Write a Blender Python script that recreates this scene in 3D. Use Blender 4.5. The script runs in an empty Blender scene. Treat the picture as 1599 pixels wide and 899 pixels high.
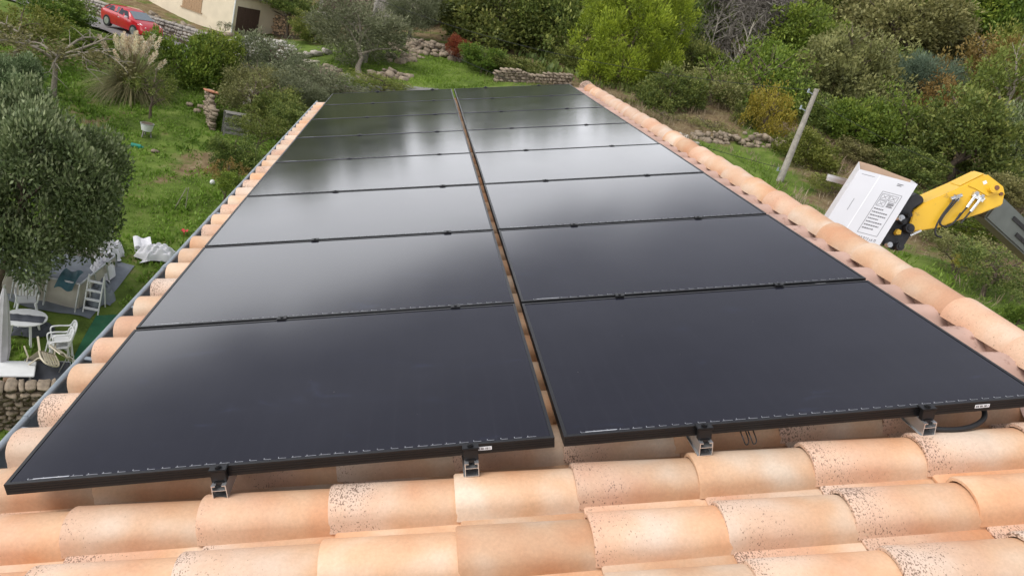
import bpy, math, random
import numpy as np
from mathutils import Matrix, Vector

scn = bpy.context.scene
COL = scn.collection
rnd = random.Random(7)

# ------------------------------------------------------------------ camera
C = np.array([0.845, -1.899, 1.596])                    # where the photographer stands (metres)
RW = np.array([[0.95729, -0.11224, 0.26646], [0.20804, -0.37258, -0.90438], [0.20079, 0.92119, -0.33332]])
FPX, CX, CY = 1158.25, 799.5, 449.5                     # focal length in photo pixels
cd = bpy.data.cameras.new('camera'); cam = bpy.data.objects.new('camera', cd); COL.objects.link(cam)
cd.sensor_width = 36; cd.lens = 26.077; cd.clip_start = 0.05; cd.clip_end = 1500
cam.matrix_world = Matrix(((RW[0][0], -RW[1][0], -RW[2][0], C[0]), (RW[0][1], -RW[1][1], -RW[2][1], C[1]),
                           (RW[0][2], -RW[1][2], -RW[2][2], C[2]), (0, 0, 0, 1)))
scn.camera = cam

# ------------------------------------------------------------------ sky, sun, exposure
SUN_EL, SUN_AZ = math.radians(52), math.radians(250)    # azimuth clockwise from +Y
w = bpy.data.worlds.new('World'); scn.world = w; w.use_nodes = True
nt = w.node_tree; nt.nodes.clear()
def N(t, nt_=None, **k):
    n = (nt_ or nt).nodes.new(t)
    for a, b in k.items(): setattr(n, a, b)
    return n
sky = N('ShaderNodeTexSky', sky_type='NISHITA', sun_disc=False, sun_elevation=SUN_EL, sun_rotation=SUN_AZ)
tc = N('ShaderNodeTexCoord'); mp = N('ShaderNodeMapping'); mp.inputs['Scale'].default_value = (1.0, 1.0, 2.5)
mp.inputs['Location'].default_value = (-16.671, -6.689, 11.979)
no = N('ShaderNodeTexNoise'); no.inputs['Scale'].default_value = 2.0; no.inputs['Detail'].default_value = 4; no.inputs['Roughness'].default_value = .5
# an even grey cloud deck, all round brighter low down where the daylight comes in under its edge; the edge wanders with the clouds
sp = N('ShaderNodeSeparateXYZ'); ed = N('ShaderNodeMath', operation='MULTIPLY_ADD'); ed.inputs[1].default_value = -.42
lo = N('ShaderNodeMapRange', interpolation_type='SMOOTHERSTEP'); lo.inputs[1].default_value = .04; lo.inputs[2].default_value = .19; lo.inputs[3].default_value = 1; lo.inputs[4].default_value = 0
dk_ = N('ShaderNodeValToRGB')
dk_.color_ramp.elements[0].position = .3; dk_.color_ramp.elements[0].color = (3.3, 3.35, 3.75, 1)
dk_.color_ramp.elements[1].position = .7; dk_.color_ramp.elements[1].color = (4.6, 4.65, 5.1, 1)
br = N('ShaderNodeMix', data_type='RGBA'); br.inputs[7].default_value = (15.8, 15.9, 16.4, 1)
mx = N('ShaderNodeMix', data_type='RGBA'); mx.inputs[0].default_value = .90
bg = N('ShaderNodeBackground'); bg.inputs['Strength'].default_value = .10
wo = N('ShaderNodeOutputWorld')
L = nt.links.new
L(tc.outputs['Generated'], mp.inputs['Vector']); L(mp.outputs[0], no.inputs['Vector']); L(no.outputs[0], dk_.inputs[0])
L(tc.outputs['Generated'], sp.inputs[0]); L(no.outputs[0], ed.inputs[0]); L(sp.outputs[2], ed.inputs[2]); L(ed.outputs[0], lo.inputs[0])
L(lo.outputs[0], br.inputs[0]); L(dk_.outputs[0], br.inputs[6])
L(sky.outputs[0], mx.inputs[6]); L(br.outputs[2], mx.inputs[7]); L(mx.outputs[2], bg.inputs[0]); L(bg.outputs[0], wo.inputs[0])
sd = bpy.data.lights.new('sun', 'SUN'); sd.energy = 1.5; sd.angle = math.radians(38); sd.color = (1, .96, .9)
so = bpy.data.objects.new('sun', sd); COL.objects.link(so)
_d = Vector((math.sin(SUN_AZ) * math.cos(SUN_EL), math.cos(SUN_AZ) * math.cos(SUN_EL), math.sin(SUN_EL)))
so.rotation_euler = _d.to_track_quat('Z', 'Y').to_euler(); so.location = (0, 0, 40)
scn.view_settings.view_transform = 'Standard'; scn.view_settings.look = 'None'
scn.view_settings.gamma = 1; scn.view_settings.use_curve_mapping = False
scn.view_settings.exposure = 0.76
scn.render.engine = 'CYCLES'; scn.cycles.use_denoising = True
scn.cycles.max_bounces = 6; scn.cycles.diffuse_bounces = 3; scn.cycles.transparent_max_bounces = 4

# ------------------------------------------------------------------ helpers
def ray(x, y): return RW.T @ np.array([(x - CX) / FPX, (y - CY) / FPX, 1.0])
def far(x, y, D): return C + ray(x, y) * D              # the point a sight line reaches at depth D
def on(x, y, z):                                        # ... and where it meets the level z
    d = ray(x, y); return C + d * (z - C[2]) / d[2]

class MB:
    def __init__(s): s.v = []; s.f = []
    def add(s, vs, fs):
        o = len(s.v); s.v += [tuple(v) for v in vs]; s.f += [tuple(i + o for i in f) for f in fs]; return s
    def box(s, c, d, M=None):
        x, y, z = d[0] / 2, d[1] / 2, d[2] / 2
        vs = [Vector((i * x, j * y, k * z)) for i in (-1, 1) for j in (-1, 1) for k in (-1, 1)]
        vs = [(M @ v if M is not None else v) + Vector(c) for v in vs]
        return s.add(vs, [(0, 1, 3, 2), (4, 6, 7, 5), (0, 4, 5, 1), (2, 3, 7, 6), (0, 2, 6, 4), (1, 5, 7, 3)])
    def bar(s, a, b, wd, ht, up=(0, 0, 1)):             # a rectangular bar from a to b
        a, b = Vector(a), Vector(b); d = (b - a).normalized(); u = Vector(up)
        if abs(d.dot(u)) > .99: u = Vector((1, 0, 0))
        r = d.cross(u).normalized(); u = r.cross(d)
        vs = [p + r * i * wd / 2 + u * j * ht / 2 for p in (a, b) for i, j in ((-1, -1), (1, -1), (1, 1), (-1, 1))]
        return s.add(vs, [(3, 2, 1, 0), (4, 5, 6, 7), (0, 1, 5, 4), (1, 2, 6, 5), (2, 3, 7, 6), (3, 0, 4, 7)])
    def tube(s, path, r, n=8, cap=True):
        path = [Vector(p) for p in path]
        rs = r if isinstance(r, (list, tuple)) else [r] * len(path)
        o = len(s.v); u = None
        for i, p in enumerate(path):
            d = (path[min(i + 1, len(path) - 1)] - path[max(i - 1, 0)]).normalized()
            if u is None:
                u = Vector((0, 0, 1)) if abs(d.z) < .9 else Vector((1, 0, 0))
            u = (u - d * u.dot(d)).normalized(); q = d.cross(u)
            s.v += [tuple(p + (u * math.cos(2 * math.pi * k / n) + q * math.sin(2 * math.pi * k / n)) * rs[i]) for k in range(n)]
        for i in range(len(path) - 1):
            for k in range(n):
                a, b = o + i * n + k, o + i * n + (k + 1) % n
                s.f.append((a, b, b + n, a + n))
        if cap:
            s.f.append(tuple(o + k for k in reversed(range(n)))); s.f.append(tuple(o + (len(path) - 1) * n + k for k in range(n)))
        return s
    def prism(s, poly, a, b):                           # polygon pts (Vectors) offset by a and b
        n = len(poly); vs = [Vector(p) + Vector(a) for p in poly] + [Vector(p) + Vector(b) for p in poly]
        return s.add(vs, [tuple(range(n)), tuple(reversed(range(n, 2 * n)))] + [(i, i + n, (i + 1) % n + n, (i + 1) % n) for i in range(n)])
    def grid(s, fn, nu, nv):
        o = len(s.v)
        for i in range(nu + 1):
            for j in range(nv + 1): s.v.append(tuple(fn(i / nu, j / nv)))
        for i in range(nu):
            for j in range(nv):
                a = o + i * (nv + 1) + j; s.f.append((a, a + nv + 1, a + nv + 2, a + 1))
        return s
    def mesh(s, name, smooth=None, bevel=0):
        me = bpy.data.meshes.new(name); me.from_pydata(s.v, [], s.f); me.validate(); me.update()
        fix_normals(me, bevel)
        if smooth is not None:
            me.shade_smooth(); me.set_sharp_from_angle(angle=math.radians(smooth))
        return me
    def build(s, name, mat, parent=None, smooth=None, bevel=0, loc=None, rot=None):
        return ob(name, s.mesh(name, smooth, bevel), mat, parent, loc, rot)
import bmesh
def fix_normals(me, bevel=0):
    bm = bmesh.new(); bm.from_mesh(me)
    bmesh.ops.recalc_face_normals(bm, faces=bm.faces)
    if bevel:
        es = [e for e in bm.edges if len(e.link_faces) == 2 and e.calc_face_angle(0) > .5]
        bmesh.ops.bevel(bm, geom=es, offset=bevel, segments=2, affect='EDGES', clamp_overlap=True)
    bm.to_mesh(me); bm.free()
def ob(name, me, mat, parent=None, loc=None, rot=None):
    o = bpy.data.objects.new(name, me); COL.objects.link(o)
    if mat is not None and not me.materials: me.materials.append(mat)
    if parent is not None: o.parent = parent
    if loc is not None: o.location = loc
    if rot is not None: o.rotation_euler = rot
    return o
def tag(o, label=None, cat=None, group=None, kind=None):
    if label: o['label'] = label
    if cat: o['category'] = cat
    if group: o['group'] = group
    if kind: o['kind'] = kind
    return o
def thing(name, label, cat, loc=(0, 0, 0), rot=(0, 0, 0), group=None):
    o = bpy.data.objects.new(name, None); COL.objects.link(o); o.empty_display_size = .2
    o.location = loc; o.rotation_euler = rot
    return tag(o, label, cat, group)
def copy_tree(o, parent=None):
    c = o.copy(); COL.objects.link(c); c.parent = parent
    for ch in list(o.children): copy_tree(ch, c)
    return c
def fast_mesh(name, V, F, tint=None, smooth=False):
    V = np.asarray(V, np.float32).reshape(-1, 3); F = np.asarray(F, np.int32)
    k = F.shape[1]; me = bpy.data.meshes.new(name)
    me.vertices.add(len(V)); me.vertices.foreach_set('co', V.ravel())
    me.loops.add(F.size); me.loops.foreach_set('vertex_index', F.ravel())
    me.polygons.add(len(F)); me.polygons.foreach_set('loop_start', np.arange(0, F.size, k, dtype=np.int32))
    if tint is not None:
        a = me.attributes.new('tint', 'FLOAT', 'POINT'); a.data.foreach_set('value', np.asarray(tint, np.float32))
    me.update(calc_edges=True)
    if smooth: me.shade_smooth()
    return me

# ------------------------------------------------------------------ materials
def srgb(r, g, b): return tuple(((c / 255) / 12.92 if c / 255 <= .04045 else ((c / 255 + .055) / 1.055) ** 2.4) for c in (r, g, b)) + (1,)
def mat(name, col, rough=.6, metal=0, var=.12, scale=6, bump=0, spec=.5, coat=0, spots=None):
    """a principled material whose colour wanders a little with a noise and, if asked, carries spots of dirt"""
    m = bpy.data.materials.new(name); m.use_nodes = True; t = m.node_tree; p = t.nodes['Principled BSDF']
    p.inputs['Roughness'].default_value = rough; p.inputs['Metallic'].default_value = metal
    p.inputs['Specular IOR Level'].default_value = spec; p.inputs['Coat Weight'].default_value = coat; p.inputs['Coat Roughness'].default_value = .06
    c = N('ShaderNodeTexCoord', t); n = N('ShaderNodeTexNoise', t); n.inputs['Scale'].default_value = scale; n.inputs['Detail'].default_value = 5
    t.links.new(c.outputs['Object'], n.inputs['Vector'])
    r = N('ShaderNodeValToRGB', t); e = r.color_ramp.elements
    e[0].position = .3; e[1].position = .7
    e[0].color = tuple(max(0, x * (1 - var)) for x in col[:3]) + (1,); e[1].color = tuple(min(1, x * (1 + var)) for x in col[:3]) + (1,)
    t.links.new(n.outputs[0], r.inputs[0]); out = r.outputs[0]
    if spots:
        n2 = N('ShaderNodeTexNoise', t); n2.inputs['Scale'].default_value = spots[1]; n2.inputs['Detail'].default_value = 6; n2.inputs['Roughness'].default_value = .65
        t.links.new(c.outputs['Object'], n2.inputs['Vector'])
        r2 = N('ShaderNodeValToRGB', t); r2.color_ramp.elements[0].position = spots[2]; r2.color_ramp.elements[1].position = spots[2] + .12
        t.links.new(n2.outputs[0], r2.inputs[0])
        x = N('ShaderNodeMix', t, data_type='RGBA'); t.links.new(r2.outputs[0], x.inputs[0]); t.links.new(out, x.inputs[6]); x.inputs[7].default_value = spots[0]
        out = x.outputs[2]
    t.links.new(out, p.inputs['Base Color'])
    if bump:
        b = N('ShaderNodeBump', t); b.inputs['Strength'].default_value = bump; b.inputs['Distance'].default_value = .02
        n3 = N('ShaderNodeTexNoise', t); n3.inputs['Scale'].default_value = scale * 6; n3.inputs['Detail'].default_value = 6
        t.links.new(c.outputs['Object'], n3.inputs['Vector']); t.links.new(n3.outputs[0], b.inputs['Height']); t.links.new(b.outputs[0], p.inputs['Normal'])
    return m
def leafmat(name, a, b, c, rough=.55, trans=.25, obj=.22):
    m = bpy.data.materials.new(name); m.use_nodes = True; t = m.node_tree; p = t.nodes['Principled BSDF']
    at = N('ShaderNodeAttribute', t, attribute_name='tint'); r = N('ShaderNodeValToRGB', t); e = r.color_ramp.elements
    e[0].position = .1; e[0].color = a; e[1].position = .95; e[1].color = c; k = e.new(.5); k.color = b
    oi = N('ShaderNodeObjectInfo', t); h = N('ShaderNodeHueSaturation', t)
    mr = N('ShaderNodeMapRange', t); mr.inputs[3].default_value = 1 - obj; mr.inputs[4].default_value = 1 + obj
    mh = N('ShaderNodeMapRange', t); mh.inputs[3].default_value = .485; mh.inputs[4].default_value = .515
    t.links.new(oi.outputs['Random'], mr.inputs[0]); t.links.new(mr.outputs[0], h.inputs['Value'])
    ml = N('ShaderNodeMath', t, operation='FRACT'); mu = N('ShaderNodeMath', t, operation='MULTIPLY'); mu.inputs[1].default_value = 7.3
    t.links.new(oi.outputs['Random'], mu.inputs[0]); t.links.new(mu.outputs[0], ml.inputs[0]); t.links.new(ml.outputs[0], mh.inputs[0]); t.links.new(mh.outputs[0], h.inputs['Hue'])
    t.links.new(at.outputs['Fac'], r.inputs[0]); t.links.new(r.outputs[0], h.inputs['Color']); t.links.new(h.outputs[0], p.inputs['Base Color'])
    p.inputs['Roughness'].default_value = rough; p.inputs['Specular IOR Level'].default_value = .3
    tr = N('ShaderNodeBsdfTranslucent', t); t.links.new(h.outputs[0], tr.inputs[0])
    ms = N('ShaderNodeMixShader', t); ms.inputs[0].default_value = trans
    o = t.nodes['Material Output']; t.links.new(p.outputs[0], ms.inputs[1]); t.links.new(tr.outputs[0], ms.inputs[2]); t.links.new(ms.outputs[0], o.inputs[0])
    return m
M = {}
def tile_mat(name, kind, ridge=False):
    m = bpy.data.materials.new(name); m.use_nodes = True; t = m.node_tree; p = t.nodes['Principled BSDF']; lk = t.links.new
    p.inputs['Roughness'].default_value = .62; p.inputs['Specular IOR Level'].default_value = .35
    c = N('ShaderNodeTexCoord', t); oi = N('ShaderNodeObjectInfo', t)
    off = N('ShaderNodeVectorMath', t, operation='MULTIPLY'); off.inputs[1].default_value = (37.1, 11.7, 23.3)
    lk(oi.outputs['Random'], off.inputs[0])
    ad = N('ShaderNodeVectorMath', t, operation='ADD'); lk(c.outputs['Object'], ad.inputs[0]); lk(off.outputs[0], ad.inputs[1])
    n1 = N('ShaderNodeTexNoise', t); n1.inputs['Scale'].default_value = 4.2; n1.inputs['Detail'].default_value = 2; lk(ad.outputs[0], n1.inputs['Vector'])
    r1 = N('ShaderNodeValToRGB', t); e = r1.color_ramp.elements
    if kind == 'plain':
        e[0].position = .30; e[0].color = (.58, .295, .155, 1); e[1].position = .70; e[1].color = (.66, .53, .41, 1); k = e.new(.5); k.color = (.62, .395, .245, 1)
    else:
        e[0].position = .32; e[0].color = (.44, .27, .20, 1); e[1].position = .7; e[1].color = (.60, .46, .385, 1); k = e.new(.5); k.color = (.53, .355, .275, 1)
    lk(n1.outputs[0], r1.inputs[0])
    # per tile brightness
    mr = N('ShaderNodeMapRange', t); mr.inputs[3].default_value = .82; mr.inputs[4].default_value = 1.10; lk(oi.outputs['Random'], mr.inputs[0])
    hs = N('ShaderNodeHueSaturation', t); lk(mr.outputs[0], hs.inputs['Value']); lk(r1.outputs[0], hs.inputs['Color'])
    col = hs.outputs[0]
    sx = N('ShaderNodeSeparateXYZ', t); lk(c.outputs['Object'], sx.inputs[0])
    if kind == 'plain':
        # fired-on dark specks, densest at the lower end of some tiles, over a paler engobe
        f1 = N('ShaderNodeMath', t, operation='MULTIPLY'); f1.inputs[1].default_value = 13.7; lk(oi.outputs['Random'], f1.inputs[0])
        f2 = N('ShaderNodeMath', t, operation='FRACT'); lk(f1.outputs[0], f2.inputs[0])
        has = N('ShaderNodeMapRange', t); has.inputs[1].default_value = .14; has.inputs[2].default_value = .60; has.inputs[4].default_value = .45 if ridge else 1; lk(f2.outputs[0], has.inputs[0])
        wob = N('ShaderNodeTexNoise', t); wob.inputs['Scale'].default_value = 7; lk(ad.outputs[0], wob.inputs['Vector'])
        xm = N('ShaderNodeMath', t, operation='MULTIPLY_ADD'); lk(wob.outputs[0], xm.inputs[0]); xm.inputs[1].default_value = .42; lk(sx.outputs[0], xm.inputs[2])
        g = N('ShaderNodeMapRange', t); g.inputs[1].default_value = .15; g.inputs[2].default_value = .52; g.inputs[3].default_value = 1; g.inputs[4].default_value = 0; lk(xm.outputs[0], g.inputs[0])
        gm = N('ShaderNodeMath', t, operation='MULTIPLY'); lk(g.outputs[0], gm.inputs[0]); lk(has.outputs[0], gm.inputs[1])
        pale = N('ShaderNodeMix', t, data_type='RGBA'); pf = N('ShaderNodeMath', t, operation='MULTIPLY'); lk(gm.outputs[0], pf.inputs[0]); pf.inputs[1].default_value = .65
        lk(pf.outputs[0], pale.inputs[0]); lk(col, pale.inputs[6]); pale.inputs[7].default_value = (.60, .45, .38, 1)
        st = N('ShaderNodeMapping', t); st.inputs['Scale'].default_value = (1.0, .62, .62); lk(ad.outputs[0], st.inputs[0])
        n2 = N('ShaderNodeTexNoise', t); n2.inputs['Scale'].default_value = 240; n2.inputs['Detail'].default_value = 3; lk(st.outputs[0], n2.inputs['Vector'])
        th = N('ShaderNodeMapRange', t); th.inputs[3].default_value = .80; th.inputs[4].default_value = .455; lk(gm.outputs[0], th.inputs[0])
        gt = N('ShaderNodeMath', t, operation='SUBTRACT'); lk(n2.outputs[0], gt.inputs[0]); lk(th.outputs[0], gt.inputs[1])
        sp = N('ShaderNodeMapRange', t); sp.inputs[1].default_value = 0; sp.inputs[2].default_value = .075; sp.inputs[4].default_value = .85; lk(gt.outputs[0], sp.inputs[0])
        mxs = N('ShaderNodeMix', t, data_type='RGBA'); lk(sp.outputs[0], mxs.inputs[0]); lk(pale.outputs[2], mxs.inputs[6]); mxs.inputs[7].default_value = (.135, .082, .055, 1)
        col = mxs.outputs[2]
    else:
        st = N('ShaderNodeMapping', t); st.inputs['Scale'].default_value = (14, 95, 60); st.inputs['Rotation'].default_value = (0, 0, .5); lk(ad.outputs[0], st.inputs[0])
        n2 = N('ShaderNodeTexNoise', t); n2.inputs['Scale'].default_value = 1; n2.inputs['Detail'].default_value = 3; lk(st.outputs[0], n2.inputs['Vector'])
        sp = N('ShaderNodeMapRange', t); sp.inputs[1].default_value = .56; sp.inputs[2].default_value = .68; sp.inputs[4].default_value = .7; lk(n2.outputs[0], sp.inputs[0])
        mxs = N('ShaderNodeMix', t, data_type='RGBA'); lk(sp.outputs[0], mxs.inputs[0]); lk(col, mxs.inputs[6]); mxs.inputs[7].default_value = (.27, .13, .085, 1)
        col = mxs.outputs[2]
    # clay grain and a dusting of grime
    gr = N('ShaderNodeTexNoise', t); gr.inputs['Scale'].default_value = 95; gr.inputs['Detail'].default_value = 6; gr.inputs['Roughness'].default_value = .7; lk(ad.outputs[0], gr.inputs['Vector'])
    gm_ = N('ShaderNodeMapRange', t); gm_.inputs[1].default_value = .3; gm_.inputs[2].default_value = .7; gm_.inputs[3].default_value = .91; gm_.inputs[4].default_value = 1.08; lk(gr.outputs[0], gm_.inputs[0])
    gh = N('ShaderNodeHueSaturation', t); lk(gm_.outputs[0], gh.inputs['Value']); lk(col, gh.inputs['Color'])
    di = N('ShaderNodeTexNoise', t); di.inputs['Scale'].default_value = 9; di.inputs['Detail'].default_value = 8; di.inputs['Roughness'].default_value = .72; lk(ad.outputs[0], di.inputs['Vector'])
    dm = N('ShaderNodeMapRange', t); dm.inputs[1].default_value = .56; dm.inputs[2].default_value = .74; dm.inputs[4].default_value = .22; lk(di.outputs[0], dm.inputs[0])
    dx = N('ShaderNodeMix', t, data_type='RGBA'); lk(dm.outputs[0], dx.inputs[0]); lk(gh.outputs[0], dx.inputs[6]); dx.inputs[7].default_value = (.36, .24, .17, 1)
    col = dx.outputs[2]
    lk(col, p.inputs['Base Color'])
    b = N('ShaderNodeBump', t); b.inputs['Strength'].default_value = .30; b.inputs['Distance'].default_value = .004
    n3 = N('ShaderNodeTexNoise', t); n3.inputs['Scale'].default_value = 55; n3.inputs['Detail'].default_value = 5; lk(ad.outputs[0], n3.inputs['Vector'])
    lk(n3.outputs[0], b.inputs['Height']); lk(b.outputs[0], p.inputs['Normal'])
    return m
M['tile'] = tile_mat('terracotta', 'plain'); M['ridge'] = tile_mat('ridge_terracotta', 'plain', True)
M['deck'] = mat('roof_deck', (.12, .07, .05, 1), .9)
M['render'] = mat('house_render', (.55, .42, .30, 1), .9, var=.06, bump=.2)
M['zinc'] = mat('zinc', (.30, .34, .37, 1), .42, .55, var=.18, scale=5, spots=((.16, .17, .18, 1), 9, .62))
M['black_alu'] = mat('black_anodised', (.012, .012, .013, 1), .38, .3, var=.2)
M['alu'] = mat('raw_aluminium', (.72, .73, .74, 1), .32, .9, var=.06)
M['rubber'] = mat('black_rubber', (.012, .012, .013, 1), .55)
M['white_print'] = mat('white_print', (.75, .76, .78, 1), .5, var=.05)
M['ribbon'] = mat('tinned_ribbon', (.55, .56, .58, 1), .35, .6)
M['ink'] = mat('ink', (.04, .04, .045, 1), .7)
def glass_mat():
    m = bpy.data.materials.new('solar_glass'); m.use_nodes = True; t = m.node_tree; p = t.nodes['Principled BSDF']; lk = t.links.new
    c = N('ShaderNodeTexCoord', t); oi = N('ShaderNodeObjectInfo', t)
    off = N('ShaderNodeVectorMath', t, operation='MULTIPLY'); off.inputs[1].default_value = (17.1, 41.7, 3.3); lk(oi.outputs['Random'], off.inputs[0])
    ad = N('ShaderNodeVectorMath', t, operation='ADD'); lk(c.outputs['Object'], ad.inputs[0]); lk(off.outputs[0], ad.inputs[1])
    # fine printed fingers and a breath of dust
    n1 = N('ShaderNodeTexNoise', t); n1.inputs['Scale'].default_value = 3; n1.inputs['Detail'].default_value = 6; lk(ad.outputs[0], n1.inputs['Vector'])
    r1 = N('ShaderNodeValToRGB', t); e = r1.color_ramp.elements; e[0].position = .3; e[0].color = (.0065, .0065, .0125, 1); e[1].position = .75; e[1].color = (.011, .011, .018, 1)
    lk(n1.outputs[0], r1.inputs[0])
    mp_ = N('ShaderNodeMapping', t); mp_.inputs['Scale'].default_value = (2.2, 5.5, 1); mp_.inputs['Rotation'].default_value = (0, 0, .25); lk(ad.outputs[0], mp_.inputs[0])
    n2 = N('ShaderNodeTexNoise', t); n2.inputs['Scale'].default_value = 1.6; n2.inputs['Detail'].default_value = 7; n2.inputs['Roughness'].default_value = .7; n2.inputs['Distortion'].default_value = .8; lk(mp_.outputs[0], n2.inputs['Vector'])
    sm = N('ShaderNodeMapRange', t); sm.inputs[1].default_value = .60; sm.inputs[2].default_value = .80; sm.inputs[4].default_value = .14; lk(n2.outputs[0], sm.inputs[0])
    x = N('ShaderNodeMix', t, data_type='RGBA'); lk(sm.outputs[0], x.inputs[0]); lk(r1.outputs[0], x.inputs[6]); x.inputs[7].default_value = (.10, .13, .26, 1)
    # faint cell joints and fingers behind the glass
    wv = N('ShaderNodeTexBrick', t); wv.offset = 0; wv.inputs['Scale'].default_value = 1; wv.inputs['Mortar Size'].default_value = .0016; wv.inputs['Brick Width'].default_value = .0785; wv.inputs['Row Height'].default_value = .1575
    wv.inputs['Color1'].default_value = (0, 0, 0, 1); wv.inputs['Color2'].default_value = (0, 0, 0, 1); wv.inputs['Mortar'].default_value = (1, 1, 1, 1); lk(c.outputs['Object'], wv.inputs['Vector'])
    fc = N('ShaderNodeMath', t, operation='MULTIPLY'); fc.inputs[1].default_value = .10; lk(wv.outputs[0], fc.inputs[0])
    # dried drops and specks of dust
    dv = N('ShaderNodeTexVoronoi', t); dv.inputs['Scale'].default_value = 9; lk(ad.outputs[0], dv.inputs['Vector'])
    dr_ = N('ShaderNodeMapRange', t); dr_.inputs[1].default_value = .035; dr_.inputs[2].default_value = .02; dr_.inputs[4].default_value = .22; lk(dv.outputs['Distance'], dr_.inputs[0])
    x2 = N('ShaderNodeMix', t, data_type='RGBA'); lk(fc.outputs[0], x2.inputs[0]); lk(x.outputs[2], x2.inputs[6]); x2.inputs[7].default_value = (.05, .05, .06, 1)
    x3 = N('ShaderNodeMix', t, data_type='RGBA'); lk(dr_.outputs[0], x3.inputs[0]); lk(x2.outputs[2], x3.inputs[6]); x3.inputs[7].default_value = (.20, .19, .18, 1)
    lk(x3.outputs[2], p.inputs['Base Color'])
    rr = N('ShaderNodeMapRange', t); rr.inputs[3].default_value = .085; rr.inputs[4].default_value = .13; lk(n1.outputs[0], rr.inputs[0]); lk(rr.outputs[0], p.inputs['Roughness'])
    p.inputs['IOR'].default_value = 1.37
    return m
M['glass'] = glass_mat()

# ------------------------------------------------------------------ terrain
TP = np.array([(-4, 10, -12.3), (-6, 13.6, -12.1), (-9, 13, -12.0), (-5, 17.5, -10.0), (-8, 18, -10.0), (-3.5, 18, -10.0), (-4, 22, -9.5), (-14, 16, -10.2), (-25, 14, -10.5), (-10, 25, -9), (-20, 25, -9.2), (-3, 28, -8.6), (-8, 35, -7.8),
  (-16, 36, -7.9), (-25, 40, -8), (-12, 43, -6.9), (-20, 46, -6.9), (-17, 51, -6.36), (-19, 52.5, -6.46), (-15.5, 52, -6.3), (-17.5, 54.5, -6.2), (-22, 54, -6.7), (-14, 48.5, -6.4), (-30, 60, -6.9), (-11, 47, -6.0), (-13, 60, -6.0), (-19, 66, -5.9), (-8, 66, -4.9),
  (-4, 43, -6.0), (-1, 34, -7.6), (-1.8, 48.5, -4.7), (3.4, 52, -3.3), (2.4, 57, -2.6), (8.4, 49, -2.5), (15.4, 48, -1.5), (13.8, 37.3, -2.4), (22.1, 41.4, -0.9), (20, 36.3, -2.3), (19.4, 31.7, -3.1),
  (25.2, 28, -3.2), (22.7, 22, -3.2), (20, 16.4, -3.1), (9, 10, -3.9), (8, 25, -3.9), (10, 0, -3.9), (6, 40, -3.6), (0, 60, -2.2), (10, 60, -1.0), (24, 48, .3), (32, 45, .9), (35, 35, -.5), (40, 25, -1),
  (30, 62, 3), (45, 55, 4.8), (60, 45, 6), (50, 75, 11), (70, 65, 13), (80, 100, 27), (40, 100, 16), (15, 80, 4), (10, 110, 12), (24, 130, 22), (-10, 85, 1), (-20, 110, 8), (-40, 90, 3), (-50, 70, -3), (-60, 110, 11),
  (-70, 50, -2), (0, 150, 20), (90, 150, 45), (-80, 150, 15), (120, 60, 28), (100, 20, 10), (150, 150, 60), (-120, 100, 10), (-100, 30, 0), (0, -30, -5), (-40, -20, -10), (40, -30, -2), (-20, 0, -11.8), (-5, 3, -12.5),
  (0, 260, 34), (200, 260, 80), (-200, 260, 30), (-200, -100, 0), (220, -100, 20), (-30, -100, -8)], float)
def _tps():
    n = len(TP); d = np.linalg.norm(TP[:, None, :2] - TP[None, :, :2], axis=2)
    A = np.zeros((n + 3, n + 3)); A[:n, :n] = d - .6 * np.eye(n); A[:n, n] = 1; A[:n, n + 1:] = TP[:, :2]; A[n:, :n] = A[:n, n:].T
    return np.linalg.solve(A, np.r_[TP[:, 2], 0, 0, 0])
_W = _tps()
def ground(x, y):
    x = np.atleast_1d(np.asarray(x, float)); y = np.atleast_1d(np.asarray(y, float))
    out = np.empty(x.shape)
    for i in range(0, x.size, 20000):
        a, b = x.ravel()[i:i + 20000], y.ravel()[i:i + 20000]
        d = np.hypot(a[:, None] - TP[None, :, 0], b[:, None] - TP[None, :, 1])
        out.ravel()[i:i + 20000] = d @ _W[:len(TP)] + _W[len(TP)] + _W[len(TP) + 1] * a + _W[len(TP) + 2] * b
    return out + .10 * np.sin(x * .9 + 1.3 * np.sin(y * .4)) * np.sin(y * .8 + .5) * np.clip((np.abs(x) + np.abs(y)) / 30, 0, 1)
def gz(x, y): return float(ground(x, y)[0])
def spot(px, py):                                       # where a sight line first meets the ground
    d = ray(px, py); D = np.linspace(6, 200, 1500); P = C[None] + D[:, None] * d[None]
    k = np.nonzero(P[:, 2] < ground(P[:, 0], P[:, 1]))[0]
    return P[k[0]] if len(k) else P[-1]

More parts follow.
